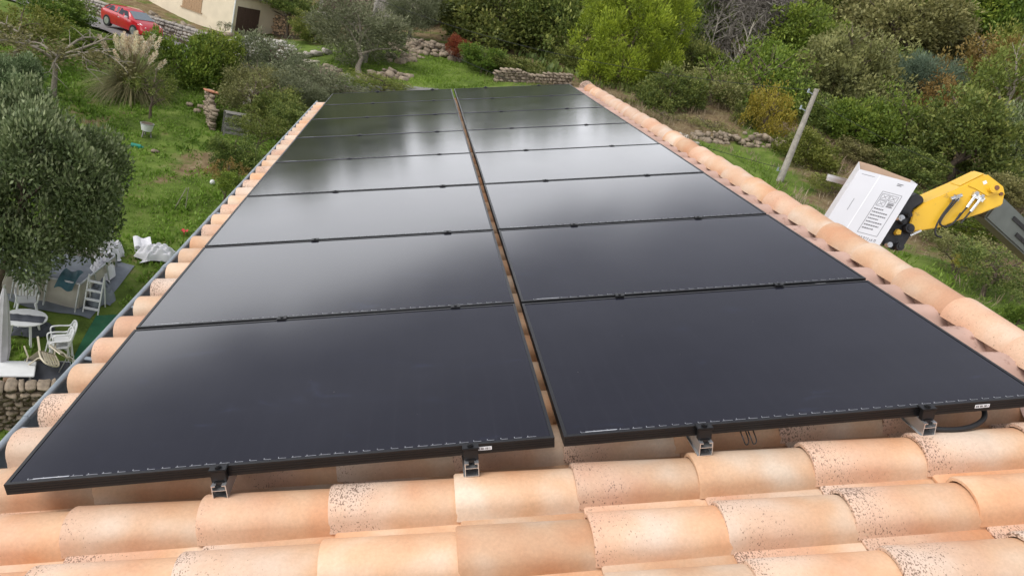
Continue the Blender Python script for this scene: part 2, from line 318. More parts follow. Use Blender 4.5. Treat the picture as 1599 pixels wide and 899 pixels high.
def ground_mat():
    m = bpy.data.materials.new('ground_cover'); m.use_nodes = True; t = m.node_tree; p = t.nodes['Principled BSDF']; lk = t.links.new
    p.inputs['Roughness'].default_value = .95; p.inputs['Specular IOR Level'].default_value = .15
    c = N('ShaderNodeTexCoord', t)
    def noise(sc, det=6, ro=.6):
        n = N('ShaderNodeTexNoise', t); n.inputs['Scale'].default_value = sc; n.inputs['Detail'].default_value = det; n.inputs['Roughness'].default_value = ro
        lk(c.outputs['Object'], n.inputs['Vector']); return n.outputs[0]
    def ramp(f, stops):
        r = N('ShaderNodeValToRGB', t); e = r.color_ramp.elements; e[0].position, e[0].color = stops[0]; e[1].position, e[1].color = stops[-1]
        for s_ in stops[1:-1]: k = e.new(s_[0]); k.color = s_[1]
        lk(f, r.inputs[0]); return r.outputs[0]
    def mixc(f, a, b):
        x = N('ShaderNodeMix', t, data_type='RGBA'); lk(f, x.inputs[0]); lk(a, x.inputs[6]); lk(b, x.inputs[7]); return x.outputs[2]
    g = ramp(noise(1.1), [(.3, (.062, .095, .018, 1)), (.5, (.115, .170, .030, 1)), (.72, (.18, .23, .055, 1))])
    dr = ramp(noise(2.3), [(.3, (.13, .085, .05, 1)), (.55, (.20, .15, .08, 1)), (.75, (.28, .23, .14, 1))])
    at = N('ShaderNodeAttribute', t, attribute_name='tint')
    ma = N('ShaderNodeMath', t, operation='ADD'); nn = N('ShaderNodeMath', t, operation='MULTIPLY_ADD'); lk(noise(.55, 5), nn.inputs[0]); nn.inputs[1].default_value = 1.5; nn.inputs[2].default_value = -.75
    lk(at.outputs['Fac'], ma.inputs[0]); lk(nn.outputs[0], ma.inputs[1])
    mr = N('ShaderNodeMapRange', t); mr.inputs[1].default_value = .4; mr.inputs[2].default_value = .6; lk(ma.outputs[0], mr.inputs[0])
    lk(mixc(mr.outputs[0], g, dr), p.inputs['Base Color'])
    b = N('ShaderNodeBump', t); b.inputs['Strength'].default_value = .6; b.inputs['Distance'].default_value = .12; lk(noise(7), b.inputs['Height']); lk(b.outputs[0], p.inputs['Normal'])
    return m
M['ground'] = ground_mat()
def blob(x, y, cx, cy, r): return np.exp(-((x - cx) ** 2 + (y - cy) ** 2) / (r * r))
def dryness(x, y):
    """how bare and dry the ground is: the olive terraces right of the house and the slopes below the wood, the trodden spots"""
    d = 0.12 + .55 / (1 + np.exp(-(x - 7) / 2.5))
    d += .5 * blob(x, y, -7, 33, 2.2) + .35 * blob(x, y, 4, 56, 4) + .55 / (1 + np.exp(-(y - 60) / 3)) - .9 * blob(x, y, 4, 52, 4.5) + .4 * blob(x, y, 6, 52, 2.5)
    d -= .75 * blob(x, y, 19, 35, 3.2) + .75 * blob(x, y, 16, 33, 3) + .8 * blob(x, y, 22, 24, 3) + .7 * blob(x, y, 21, 17, 3) + .6 * blob(x, y, 23, 40, 2)
    d += .4 * blob(x, y, -4.5, 17, 1.6) + .28 * blob(x, y, -9, 27, 3) + .25 * blob(x, y, -6, 22, 2.2) + .3 * blob(x, y, -13, 35, 3)
    return np.clip(d, 0, 1)
gx = np.concatenate([np.arange(-220, -60, 8.), np.arange(-60, 90, .9), np.arange(90, 241, 8.)])
gy = np.concatenate([np.arange(-110, -10, 8.), np.arange(-10, 110, .9), np.arange(110, 281, 8.)])
GX, GY = np.meshgrid(gx, gy, indexing='ij'); GZ = ground(GX, GY).reshape(GX.shape)
nx_, ny_ = GX.shape; idx = np.arange(nx_ * ny_).reshape(nx_, ny_)
gF = np.stack([idx[:-1, :-1], idx[1:, :-1], idx[1:, 1:], idx[:-1, 1:]], -1).reshape(-1, 4)
gme = fast_mesh('ground', np.stack([GX, GY, GZ], -1), gF, dryness(GX, GY).ravel(), True)
tag(ob('ground', gme, M['ground']), kind='structure')

# ------------------------------------------------------------------ the house we stand on
S = math.radians(17.0); CS, SN = math.cos(S), math.sin(S)
def RP(u, v, n): return Vector((u * CS - n * SN, v, u * SN + n * CS))      # roof frame: up the slope, along the ridge, off the slope
ROT = (0, -S, 0)
V0, V1 = -2.6, 8.74                                     # gable ends
PITCH, COURSE, FOOT = .2375, .366, -.170
RU, RN, RR = 3.515, -.114, .095                         # ridge axis and radius
house = thing('tiled_house', 'house roofed in peach terracotta tiles carrying the solar panels', 'house', (0, 0, 0))
apex = RP(RU, 0, RN - .06)
wl = MB()
xl, xr = .12, 2 * apex.x - .12
wl.prism([(xl, 0, -11.5), (xr, 0, -11.5), (xr, 0, RP(.1, 0, -.30).z), (apex.x, 0, apex.z - .10), (xl, 0, RP(.1, 0, -.30).z)], (0, V0 + .12, 0), (0, V1 - .12, 0))
wl.build('wall', M['render'], house)
dk = MB()
a, b, c_, d_ = RP(-.17, 0, -.20), RP(RU, 0, -.20), RP(RU, 0, -.27), RP(-.17, 0, -.27)
dk.prism([a, b, c_, d_], (0, V0, 0), (0, V1 - .02, 0))
mir = lambda p: Vector((2 * apex.x - p.x, p.y, p.z))
dk.prism([mir(a), mir(d_), mir(c_), mir(b)], (0, V0, 0), (0, V1 - .02, 0))
roof = dk.build('roof', M['deck'], house)

def tile_data(seg=12, st=(0, .006, .2, .40), L=.40):
    """one barrel tile: arched cover, narrow pan along its far side, open ends, 12 mm thick"""
    pr = [(-.004, -.014)]
    for i in range(seg + 1):
        th = math.pi * i / seg
        pr.append((.081 - .081 * math.cos(th), .072 * math.sin(th) ** .8))
    pr += [(.172, -.004), (.205, -.007), (.238, -.004), (.250, .000)]
    nrm = []
    for i in range(len(pr)):
        p0, p1 = pr[max(i - 1, 0)], pr[min(i + 1, len(pr) - 1)]
        dx, dz = p1[0] - p0[0], p1[1] - p0[1]; l = math.hypot(dx, dz) or 1; nrm.append((dz / l, -dx / l))
    n = len(pr); V = []; F = []
    for k, uu in enumerate(st):
        r = -.004 if k == 0 else 0
        for side in (0, 1):
            for i, (v, z) in enumerate(pr):
                pan = max(0, min(1, (v - .160) / .02)); u2 = uu + (.016 * pan if k < 2 else 0); lift = (.020 - .007 * pan) * (1 - uu / L)
                th = .013 if side else -r
                V.append((u2, v + nrm[i][0] * th * (1 if side else 1), z + nrm[i][1] * th + lift))
    m_ = len(st)
    for k in range(m_ - 1):
        o0, o1 = k * 2 * n, (k + 1) * 2 * n
        for i in range(n - 1):
            F.append((o0 + i, o1 + i, o1 + i + 1, o0 + i + 1)); F.append((o0 + n + i, o0 + n + i + 1, o1 + n + i + 1, o1 + n + i))
        F.append((o0, o0 + n, o1 + n, o1)); F.append((o0 + n - 1, o1 + n - 1, o1 + 2 * n - 1, o0 + 2 * n - 1))
    for i in range(n - 1): F.append((i, i + 1, n + i + 1, n + i))
    return V, F
tb = MB(); tb.add(*tile_data()); tile_me = tb.mesh('tile', 42); tile_me.materials.append(M['tile'])
NROW0, NROW1 = -9, 36
def joint(k): return -.200 if k == -4 else 1.272 + COURSE * k
loose = []
trnd = random.Random(21)
for r in range(NROW0, NROW1):
    v = -.138 + PITCH * r
    for k in range(-4, 6):
        u = joint(k)
        shown = (-3 <= r <= 1) or k == -4 or k == 5 or (k in (0, 1) and r % 1 == 0 and r <= 36 and k == 0) or (r < -3 and r >= -5)
        if shown:
            o = ob('tile', tile_me, None, roof)
            o.location = RP(u + trnd.uniform(-.004, .004), v + trnd.uniform(-.003, .003), FOOT + trnd.uniform(-.002, .003)); o.rotation_euler = (trnd.uniform(-.008, .008), -S + trnd.uniform(-.004, .004), trnd.uniform(-.006, .006))
        else: loose.append((u, v))
tV, tF = tile_data(6, (0, .2, .40)); tV = np.array(tV); tF = np.array([f for f in tF], int)
def merged_tiles(name, spots_, mirror):
    Vs, Fs = [], []
    for i, (u, v) in enumerate(spots_):
        P = tV + np.array([u, v, FOOT]); X = P[:, 0] * CS - P[:, 2] * SN; Z = P[:, 0] * SN + P[:, 2] * CS
        if mirror: X = 2 * apex.x - X
        Vs.append(np.stack([X, P[:, 1], Z], 1)); Fs.append((tF[:, ::-1] if mirror else tF) + i * len(tV))
    o = ob(name, fast_mesh(name, np.concatenate(Vs), np.concatenate(Fs), None, True), M['tile'], roof); tag(o, kind='stuff'); return o
merged_tiles('covered_tiles', loose, False)
merged_tiles('far_slope_tiles', [(joint(k), -.138 + PITCH * r) for r in range(NROW0, NROW1) for k in range(-4, 6)], True)
# ridge: overlapping half-round tiles bedded on the crests
rb = MB()
def ridge_pt(th, x, r): return Vector((-r * math.cos(th), x, r * math.sin(th) * .98))
NS = 14
st = [(-.03, RR - .012), (.12, RR - .006), (.26, RR), (.35, RR + .0045), (.3675, RR + .0035)]
vs = []; fs = []
for x, r in st:
    for t_ in (0, .014):
        for i in range(NS + 1): vs.append(ridge_pt(-.12 + (math.pi + .24) * i / NS, x, r - t_))
n = NS + 1
for k in range(len(st) - 1):
    o0, o1 = k * 2 * n, (k + 1) * 2 * n
    for i in range(NS): fs += [(o0 + i, o0 + i + 1, o1 + i + 1, o1 + i), (o0 + n + i, o1 + n + i, o1 + n + i + 1, o0 + n + i + 1)]
    fs += [(o0, o1, o1 + n, o0 + n), (o0 + n - 1, o0 + 2 * n - 1, o1 + 2 * n - 1, o1 + n - 1)]
_o = (len(st) - 1) * 2 * n
for i in range(NS): fs.append((_o + i, _o + i + 1, _o + n + i + 1, _o + n + i))
rb.add(vs, fs); ridge_me = rb.mesh('ridge_tile', 50); ridge_me.materials.append(M['ridge'])
k0 = -8
for k in range(k0, 24):
    v = .469 - .02 + .3675 * k
    if v + .36 > V1 + .12: break
    o = ob('ridge_tile', ridge_me, None, roof); p = RP(RU, v, RN + trnd.uniform(-.002, .004)); o.location = p; o.rotation_euler = (trnd.uniform(-.006, .006), trnd.uniform(-.01, .01), trnd.uniform(-.008, .008))
cap = MB(); cap.tube([(0, 0, 0), (0, .03, 0)], RR + .014, 20); cap.build('ridge_end_cap', M['tile'], roof, 40, loc=RP(RU, V1 + .03, RN))
mt = MB(); mt.bar(RP(3.50, V0, -.165), RP(3.50, V1 - .03, -.165), .10, .075); mt.build('mortar_bed', mat('mortar', (.42, .27, .20, 1), .9, bump=.4), roof)
# pleated terracotta-coloured ridge roll pressed over the tile crests below the ridge
pf_ = [(v_, z_) for v_, z_ in [(-.004, -.002)] + [(.081 - .081 * math.cos(math.pi * i / 12), .072 * math.sin(math.pi * i / 12) ** .8) for i in range(13)] + [(.172, .004), (.205, .002), (.2335, -.002)]]
def prof_z(v_):
    v_ = (v_ + .138) % PITCH
    for (a0, z0), (a1, z1) in zip(pf_[:-1], pf_[1:]):
        if a0 <= v_ <= a1: return z0 + (z1 - z0) * (v_ - a0) / max(1e-6, a1 - a0)
    return 0
NV = int((V1 - V0) / .0079); vv = np.linspace(V0 + .02, V1 - .04, NV); zr = np.array([prof_z(v_) for v_ in vv]); zr = np.convolve(np.pad(zr, 3, 'edge'), np.ones(7) / 7, 'valid')
pl_ = np.where(np.arange(NV) % 2 == 0, .0011, -.0011); rV = []
jt = np.random.default_rng(3)
for j, u_ in enumerate((3.225, 3.232, 3.29, 3.35, 3.41, 3.455)):
    f_ = j / 5; n_ = FOOT + .036 - .016 * f_ + zr * (1 - .10 * f_) + (pl_ if j else -.004) + jt.normal(size=NV) * .0007; uu_ = u_ + jt.normal(size=NV) * .0015 + (.012 * np.sin(vv * 21) * np.sin(vv * 3.1) if j < 2 else 0)
    rV.append(np.stack([uu_ * CS - n_ * SN, vv, uu_ * SN + n_ * CS], 1))
ixr = np.arange(6 * NV).reshape(6, NV); rF = np.stack([ixr[:-1, :-1], ixr[1:, :-1], ixr[1:, 1:], ixr[:-1, 1:]], -1).reshape(-1, 4)
M['roll'] = mat('ridge_roll', (.47, .315, .255, 1), .75, var=.16, scale=5, spots=((.24, .13, .10, 1), 16, .60))
ob('ridge_roll', fast_mesh('ridge_roll', np.concatenate(rV), rF), M['roll'], roof)
# gutter: half-round zinc trough with a rolled bead, joints and hangers
GU = RP(-.262, 0, -.145); GR = .064; gc = Vector((GU.x + GR, 0, GU.z - .012))
gt_ = MB(); GN = 10
pts = [(gc.x - GR * math.cos(math.pi * i / GN), gc.z - GR * 1.05 * math.sin(math.pi * i / GN)) for i in range(GN + 1)]
vs = []; 
for yy in (V0 - .05, V1 + .06):
    vs += [(x, yy, z) for x, z in pts] + [(gc.x + (x - gc.x) * .96, yy, gc.z + (z - gc.z) * .96) for x, z in pts]
n = GN + 1; fs = []
for i in range(GN): fs += [(i, i + 1, 2 * n + i + 1, 2 * n + i), (n + i, 3 * n + i, 3 * n + i + 1, n + i + 1), (i, n + i, n + i + 1, i + 1), (2 * n + i, 2 * n + i + 1, 3 * n + i + 1, 3 * n + i)]
fs += [(0, 2 * n, 3 * n, n), (n - 1, 2 * n - 1, 4 * n - 1, 3 * n - 1), tuple(range(n)), tuple(range(2 * n, 3 * n))[::-1]]
gt_.add(vs, fs); gut = gt_.build('gutter', M['zinc'], house, 50)
bd = MB(); bd.tube([(GU.x - .003, V0 - .05, GU.z), (GU.x - .003, V1 + .06, GU.z)], .0150, 10); bd.build('bead', M['zinc'], gut, 60)
for v in (-1.6, .62, 2.18, 3.15, 6.1):
    cl = MB(); cl.tube([(GU.x - .003, v, GU.z), (GU.x - .003, v + .06, GU.z)], .0172, 10)
    for i in range(GN):
        th0, th1 = math.pi * i / GN, math.pi * (i + 1) / GN; R2 = GR * 1.04
        cl.add([(gc.x - R2 * math.cos(t_), y_, gc.z - R2 * 1.05 * math.sin(t_)) for t_ in (th0, th1) for y_ in (v, v + .06)], [(0, 1, 3, 2)])
    cl.build('joint_sleeve', M['zinc'], gut)
for v in np.arange(-2.2, 8.7, .55):
    h = MB(); h.bar((GU.x + .004, v, GU.z + .006), (gc.x + GR + .02, v, GU.z + .012), .025, .004); h.build('hanger', M['zinc'], gut)
fb = MB(); fb.box((gc.x + GR + .022, (V0 + V1) / 2, gc.z - .03), (.02, V1 - V0 - .1, .14)); fb.build('fascia_board', M['zinc'], house)

# ------------------------------------------------------------------ solar array
PW, PH, GAP, PG = 1.588, 1.042, .031, 1.06
fr = MB(); T = .035; B = .011
fr.box((PW / 2, B / 2, -T / 2), (PW, B, T)); fr.box((PW / 2, PH - B / 2, -T / 2), (PW, B, T))
fr.box((B / 2, PH / 2, -T / 2), (B, PH - 2 * B, T)); fr.box((PW - B / 2, PH / 2, -T / 2), (B, PH - 2 * B, T))
for z in (-.010, -.018, -.026): fr.box((PW / 2, -.0006, z), (PW - .004, .0016, .0022))
frame_me = fr.mesh('frame'); frame_me.materials.append(M['black_alu'])
gl = MB(); gl.box((PW / 2, PH / 2, -.0060), (PW - 2 * B, PH - 2 * B, .008)); glass_me = gl.mesh('glass'); glass_me.materials.append(M['glass'])
rbn = MB()
for yy in (B + .006,):
    x = .05
    while x < PW - .05:
        l = .034; rbn.box((x + l / 2, yy, -.00135), (l * (.55 + .45 * math.sin(x * 9) ** 2), .0011, .0008)); rbn.box((x + .006, yy + .004, -.00135), (.0016, .0055, .0008)); x += .0415
rbn.box((.12, B + .008, -.0013), (.10, .004, .0008)); rib_me = rbn.mesh('busbar_ribbon'); rib_me.materials.append(M['ribbon'])
stk = MB(); stk.box((1.37, -.0022, -.0155), (.05, .0010, .012)); stk_me = stk.mesh('sticker'); stk_me.materials.append(M['white_print'])
prt = MB()
for i in range(16):
    if i % 5 != 4: prt.box((1.349 + i * .0027, -.0029, -.0155), (.0012 if i % 3 else .0019, .0006, .007))
prt_me = prt.mesh('barcode'); prt_me.materials.append(M['ink'])
words = ['first', 'second', 'third', 'fourth', 'fifth', 'sixth', 'seventh', 'farthest']
for cidx in range(2):
    for r in range(8):
        side = 'gutter-side' if cidx == 0 else 'ridge-side'
        which = {0: 'nearest', 7: 'farthest'}.get(r, words[r] + ' from the front')
        t = thing('solar_panel', f'black framed solar panel in the {side} column, {which}', 'solar panel', RP(cidx * (PW + GAP) + trnd.uniform(-.002, .002), r * PG, 0), ROT, 'solar panels on the tiled roof')
        ob('frame', frame_me, None, t); ob('glass', glass_me, None, t); ob('busbar_ribbon', rib_me, None, t)
        s_ = ob('sticker', stk_me, None, t); ob('barcode', prt_me, None, s_)
        t.rotation_euler = (trnd.uniform(-.0012, .0012), -S + trnd.uniform(-.0012, .0012), 0)
# mounting rails with their clamps
prof = [(-.021, -.044), (.021, -.044), (.021, 0), (.008, 0), (.008, -.004), (.017, -.004), (.017, -.016), (-.017, -.016), (-.017, -.004), (-.008, -.004), (-.008, 0), (-.021, 0)]
rm = MB()
rm.prism([Vector((x, 0, z)) for x, z in [(-.021, -.018), (-.019, -.018), (-.019, -.044), (-.021, -.044)]], (0, -.045, 0), (0, 8.5, 0))
rm.prism([Vector((x, 0, z)) for x, z in [(.019, -.018), (.021, -.018), (.021, -.044), (.019, -.044)]], (0, -.045, 0), (0, 8.5, 0))
rm.prism([Vector((x, 0, z)) for x, z in [(-.026, -.044), (.021, -.044), (.021, -.046), (-.026, -.046)]], (0, -.045, 0), (0, 8.5, 0))
rm.prism([Vector((x, 0, z)) for x, z in [(-.021, -.016), (.021, -.016), (.021, -.018), (-.021, -.018)]], (0, -.045, 0), (0, 8.5, 0))
for sg in (-1, 1):
    rm.prism([Vector((x * sg, 0, z)) for x, z in [(.021, 0), (.018, 0), (.018, -.016), (.021, -.016)]], (0, -.045, 0), (0, 8.5, 0))
    rm.prism([Vector((x * sg, 0, z)) for x, z in [(.018, 0), (.009, 0), (.009, -.003), (.018, -.003)]], (0, -.045, 0), (0, 8.5, 0))
rail_me = rm.mesh('profile'); rail_me.materials.append(M['alu'])
ec = MB(); ec.box((0, -.013, .004), (.05, .034, .006)); ec.box((0, -.020, -.017), (.044, .016, .036)); ec.tube([(0, -.014, .007), (0, -.014, .0125)], .010, 10); ec.box((0, -.026, -.037), (.030, .012, .012))
end_me = ec.mesh('clamp', None, .0015); end_me.materials.append(M['black_alu'])
mc = MB(); mc.box((0, 0, .003), (.040, .032, .005)); mc.box((0, 0, -.018), (.040, .015, .036)); mc.tube([(0, 0, .005), (0, 0, .009)], .007, 8)
mid_me = mc.mesh('clamp', None, .0015); mid_me.materials.append(M['black_alu'])
bl = MB(); bl.tube([(0, 0, 0), (0, 0, .002)], .0055, 6); bolt_me = bl.mesh('bolt'); bolt_me.materials.append(M['black_alu'])
for i, u in enumerate((.597, 1.330, 2.053, 2.786)):
    lab = ['nearest the gutter', 'second from the gutter', 'second from the ridge', 'nearest the ridge'][i]
    t = thing('mounting_rail', f'aluminium mounting rail under the solar panels, {lab}', 'rail', RP(u, 0, -T - .001), ROT, 'mounting rails under the panels')
    ob('profile', rail_me, None, t)
    e_ = ob('clamp', end_me, None, t, (0, 0, T + .001)); ob('bolt', bolt_me, None, e_, (0, -.014, .0125))
    for r in range(1, 8): ob('clamp', mid_me, None, t, (0, r * PG - (PG - PH) / 2, T + .001))
    e2 = ob('clamp', end_me, None, t, (0, 7 * PG + PH, T + .001), (0, 0, math.pi))
    for v in np.arange(.25, 8.4, .95):                  # roof hooks: rail feet standing on the tiles
        hk = MB(); hk.box((.035, 0, -.040), (.03, .04, .07)); ob('roof_hook', hk.mesh('roof_hook'), M['black_alu'], t, (0, v, -.005))
# cables at the front edge
def roof_curve(pts_): return [RP(*p) for p in pts_]
def smooth_path(pts_, n=24):
    P = [Vector(p) for p in pts_]; out = []
    for i in range(len(P) - 1):
        p0, p1, p2, p3 = P[max(i - 1, 0)], P[i], P[i + 1], P[min(i + 2, len(P) - 1)]
        for k in range(n):
            t = k / n; out.append(.5 * ((2 * p1) + (-p0 + p2) * t + (2 * p0 - 5 * p1 + 4 * p2 - p3) * t * t + (-p0 + 3 * p1 - 3 * p2 + p3) * t ** 3))
    return out + [P[-1]]
cb = MB(); cb.tube(smooth_path(roof_curve([(2.78, .10, -.075), (2.80, .0, -.075), (2.87, -.025, -.080), (2.95, -.020, -.080), (3.015, .01, -.072), (3.03, .05, -.05), (3.02, .12, -.045)]), 10), .0085, 10)
tag(cb.build('cable_conduit', M['rubber'], None, 60), 'black corrugated cable conduit looping under the panel edge', 'conduit')
cb = MB()
for u0 in (2.19, 2.215):
    cb.tube(smooth_path(roof_curve([(u0, .05, -.04), (u0 - .004, -.006, -.055), (u0 + .006, -.012, -.078), (u0 + .016, -.006, -.066), (u0 + .018, .06, -.04)]), 8), .0021, 6)
tag(cb.build('cable', M['rubber'], None, 60), 'thin black cable loops hanging below the front panel edge', 'cable')

# ------------------------------------------------------------------ plants: crowns of single leaves gathered in clumps, on trunks with limbs
G3 = lambda a, b, c: tuple((x[0], x[1], x[2], 1) for x in (a, b, c))
LEAF = {
 'bay': leafmat('bay_leaf', *G3((0.0615, 0.0917, 0.0345), (0.1436, 0.1919, 0.0806), (0.3896, 0.4362, 0.24)), rough=.45, trans=.15, obj=.05),
 'oak': leafmat('oak_leaf', *G3((0.068, 0.0974, 0.0233), (0.1544, 0.1995, 0.0428), (0.3552, 0.3649, 0.0975))),
 'olive': leafmat('olive_leaf', *G3((0.0858, 0.1024, 0.0506), (0.1785, 0.198, 0.1012), (0.3356, 0.3413, 0.2024))),
 'pine': leafmat('pine_needle', *G3((0.1401, 0.172, 0.0174), (0.2928, 0.3441, 0.029), (0.5091, 0.5333, 0.0581)), obj=.05),
 'green': leafmat('fresh_leaf', *G3((0.074, 0.1159, 0.0166), (0.1585, 0.2318, 0.0305), (0.3169, 0.3809, 0.0624))),
 'shrub': leafmat('shrub_leaf', *G3((0.0593, 0.102, 0.0139), (0.1304, 0.1954, 0.025), (0.2726, 0.3228, 0.0485))),
 'drab': leafmat('drab_leaf', *G3((0.1005, 0.1032, 0.0354), (0.1932, 0.1898, 0.0658), (0.3246, 0.296, 0.1202))),
 'gold': leafmat('gold_leaf', *G3((0.176, 0.143, 0.0198), (0.363, 0.286, 0.033), (0.528, 0.44, 0.077))),
 'yolive': leafmat('yellow_green_leaf', *G3((0.078, 0.102, 0.0168), (0.168, 0.198, 0.0336), (0.288, 0.288, 0.072))),
 'rust': leafmat('rust_leaf', *G3((0.144, 0.081, 0.024), (0.2496, 0.162, 0.048), (0.3168, 0.2376, 0.0816))),
 'red': leafmat('red_leaf', *G3((.180, .045, .018), (.300, .095, .030), (.340, .160, .060))),
 'blue': leafmat('blue_green_leaf', *G3((0.066, 0.102, 0.066), (0.12, 0.168, 0.108), (0.192, 0.24, 0.156))),
 'straw': leafmat('straw', *G3((.150, .115, .060), (.270, .215, .125), (.400, .340, .220)), trans=.1),
 'plume': leafmat('plume', *G3((0.5693, 0.4554, 0.3146), (0.759, 0.6325, 0.4598), (0.8, 0.797, 0.605)), trans=.2),
 'yucca': leafmat('cream_flower', *G3((.55, .50, .38), (.68, .64, .52), (.76, .74, .66)), trans=.2),
 'grass': leafmat('grass_blade', *G3((0.095, 0.1595, 0.02), (0.185, 0.297, 0.036), (0.3, 0.429, 0.075)), trans=.3),
 'pampas': leafmat('pampas_blade', *G3((0.1317, 0.13, 0.0526), (0.2457, 0.2438, 0.105), (0.4212, 0.3656, 0.1874)), trans=.2),
 'twig': leafmat('grey_twig', *G3((.16, .14, .115), (.25, .225, .195), (.36, .33, .29)), trans=0),
}
M['bark'] = mat('bark', (.115, .085, .06, 1), .9, var=.3, scale=9, bump=.6)
M['pale_bark'] = mat('pale_bark', (.22, .19, .145, 1), .9, var=.25, scale=9, bump=.6)
M['dead_wood'] = mat('dead_wood', (.30, .27, .22, 1), .9, var=.25, scale=9)

def crown_mesh(name, seed, lobes, nclump, per, cr, leaf, out=.8, up=.35, rand=.9, shell=.45, flat=1.0):
    """leaves sit in clumps, clumps sit on and just inside the lobes; tint is the leaf's own shade of colour"""
    g = np.random.default_rng(seed); lb = np.array(lobes, float)
    area = np.prod(lb[:, 3:], 1) ** (2 / 3); k = g.choice(len(lb), nclump, p=area / area.sum())
    d = g.normal(size=(nclump, 3)); d[:, 2] += .25; d /= np.linalg.norm(d, axis=1)[:, None]
    rad = 1 - shell * g.random(nclump) ** 1.6
    cc = lb[k, :3] + d * lb[k, 3:] * rad[:, None]
    n = nclump * per; ci = np.repeat(np.arange(nclump), per)
    csz = cr * g.uniform(.55, 1.35, nclump)
    off = g.normal(size=(n, 3)); off /= np.linalg.norm(off, axis=1)[:, None]
    off *= (g.random(n) ** .45)[:, None] * csz[ci][:, None]; off[:, 2] *= flat
    p = cc[ci] + off
    ax = out * (.6 * d[ci] + .8 * off / (cr + 1e-6)) + rand * g.normal(size=(n, 3)) * .55; ax[:, 2] += up
    ax /= np.linalg.norm(ax, axis=1)[:, None]
    sd_ = np.cross(ax, g.normal(size=(n, 3))); sd_ /= np.linalg.norm(sd_, axis=1)[:, None]
    l = leaf[0] * g.uniform(.6, 1.3, n)[:, None]; w_ = leaf[1] * g.uniform(.6, 1.3, n)[:, None]
    nr = np.cross(ax, sd_)
    V = np.stack([p, p + ax * l * .45 + sd_ * w_ * .5, p + ax * l + nr * l * .1, p + ax * l * .45 - sd_ * w_ * .5], 1)
    ti = np.clip(.5 * g.random(n) + .32 * g.random(nclump)[ci] + .22 * (off[:, 2] / (cr + 1e-6) + .2), 0, 1)
    return fast_mesh(name, V.reshape(-1, 3), np.arange(4 * n).reshape(-1, 4), np.repeat(ti, 4))
def round_lobes(seed, n=9, r=.55, R=.62, tall=1.0):
    g = random.Random(seed); L_ = [(0, 0, 0, .72, .72, .72 * tall)]
    for i in range(n):
        a = 2.4 * i + g.uniform(-.4, .4); z = g.uniform(-.55, .75); q = R * math.sqrt(max(0, 1 - (z * .8) ** 2)); rr = r * g.uniform(.6, 1.05)
        L_.append((q * math.cos(a), q * math.sin(a), z * .7 * tall, rr, rr, rr * g.uniform(.75, 1.0)))
    return L_
CR = {}     # crowns about 1 m in radius; scaled to each plant, so leaf sizes are fractions of that radius
for i in range(3):
    CR['oak%d' % i] = crown_mesh('crown', 11 + i, round_lobes(11 + i, 13, .48, .66), 330, 50, .150, (.064, .038))
    CR['bush%d' % i] = crown_mesh('crown', 31 + i, round_lobes(31 + i, 9, .5, .6), 250, 44, .165, (.082, .040), up=.6)
    CR['airy%d' % i] = crown_mesh('crown', 51 + i, round_lobes(51 + i, 12, .42, .72), 170, 34, .17, (.075, .034), shell=.8, up=.2)
CR['olive0'] = crown_mesh('crown', 71, round_lobes(71, 12, .5, .66), 330, 50, .20, (.085, .020), up=.3)
CR['olive1'] = crown_mesh('crown', 72, round_lobes(72, 12, .5, .66), 330, 50, .20, (.085, .020), up=.3)
CR['bay0'] = crown_mesh('crown', 81, round_lobes(81, 22, .34, .74, 1.0), 720, 100, .14, (.050, .025), out=.9, up=.55, shell=.35)
CR['feather'] = crown_mesh('crown', 83, round_lobes(83, 10, .45, .66), 200, 70, .20, (.16, .012), up=.2, out=1.1)
pl = [(0, 0, .10, .70, .70, .80)]
_g = random.Random(5)
for i in range(22):
    z = -.85 + 1.75 * i / 21; q = .78 * math.sqrt(max(.02, 1 - ((z - .0) / 1.05) ** 2)); a = 2.399 * i
    pl.append((q * math.cos(a), q * math.sin(a), z, .30, .30, .30))
CR['pine0'] = crown_mesh('crown', 91, pl, 760, 80, .105, (.058, .017), out=1.1, up=.55, rand=.7, shell=.40, flat=1.25)
CR['sparse'] = crown_mesh('crown', 95, round_lobes(95, 12, .4, .75), 70, 26, .16, (.085, .04), shell=.9)
def branches(mb, base, top, r, spread, n, seed, sub=2, zmin=.3):
    """a tapered trunk with limbs that fork into the crown"""
    g = random.Random(seed); b, t = Vector(base), Vector(top); H = (t - b).length
    path = [b + (t - b) * (k / 6) + Vector((g.uniform(-1, 1), g.uniform(-1, 1), 0)) * r * (.0 if k in (0,) else .9) for k in range(7)]
    mb.tube(path, [r * (1.35 if k == 0 else 1 - .11 * k) for k in range(7)], 7)
    for i in range(n):
        f = zmin + (1 - zmin) * (i + .5) / n; p = b + (t - b) * f; a = 2.4 * i + g.uniform(-.4, .4)
        e = p + Vector((math.cos(a) * spread[0], math.sin(a) * spread[0], spread[1] * g.uniform(.3, 1)))
        m_ = (p + e) / 2 + Vector((0, 0, spread[1] * .12)); r1 = r * .55 * (1 - .4 * f)
        mb.tube([p, m_, e], [r1, r1 * .7, r1 * .25], 5)
        for j in range(sub):
            q = m_ + Vector((g.uniform(-1, 1) * spread[0] * .5, g.uniform(-1, 1) * spread[0] * .5, spread[1] * g.uniform(.2, .7))); mb.tube([m_, q], [r1 * .5, r1 * .15], 4)
    return mb
PLN = [0]
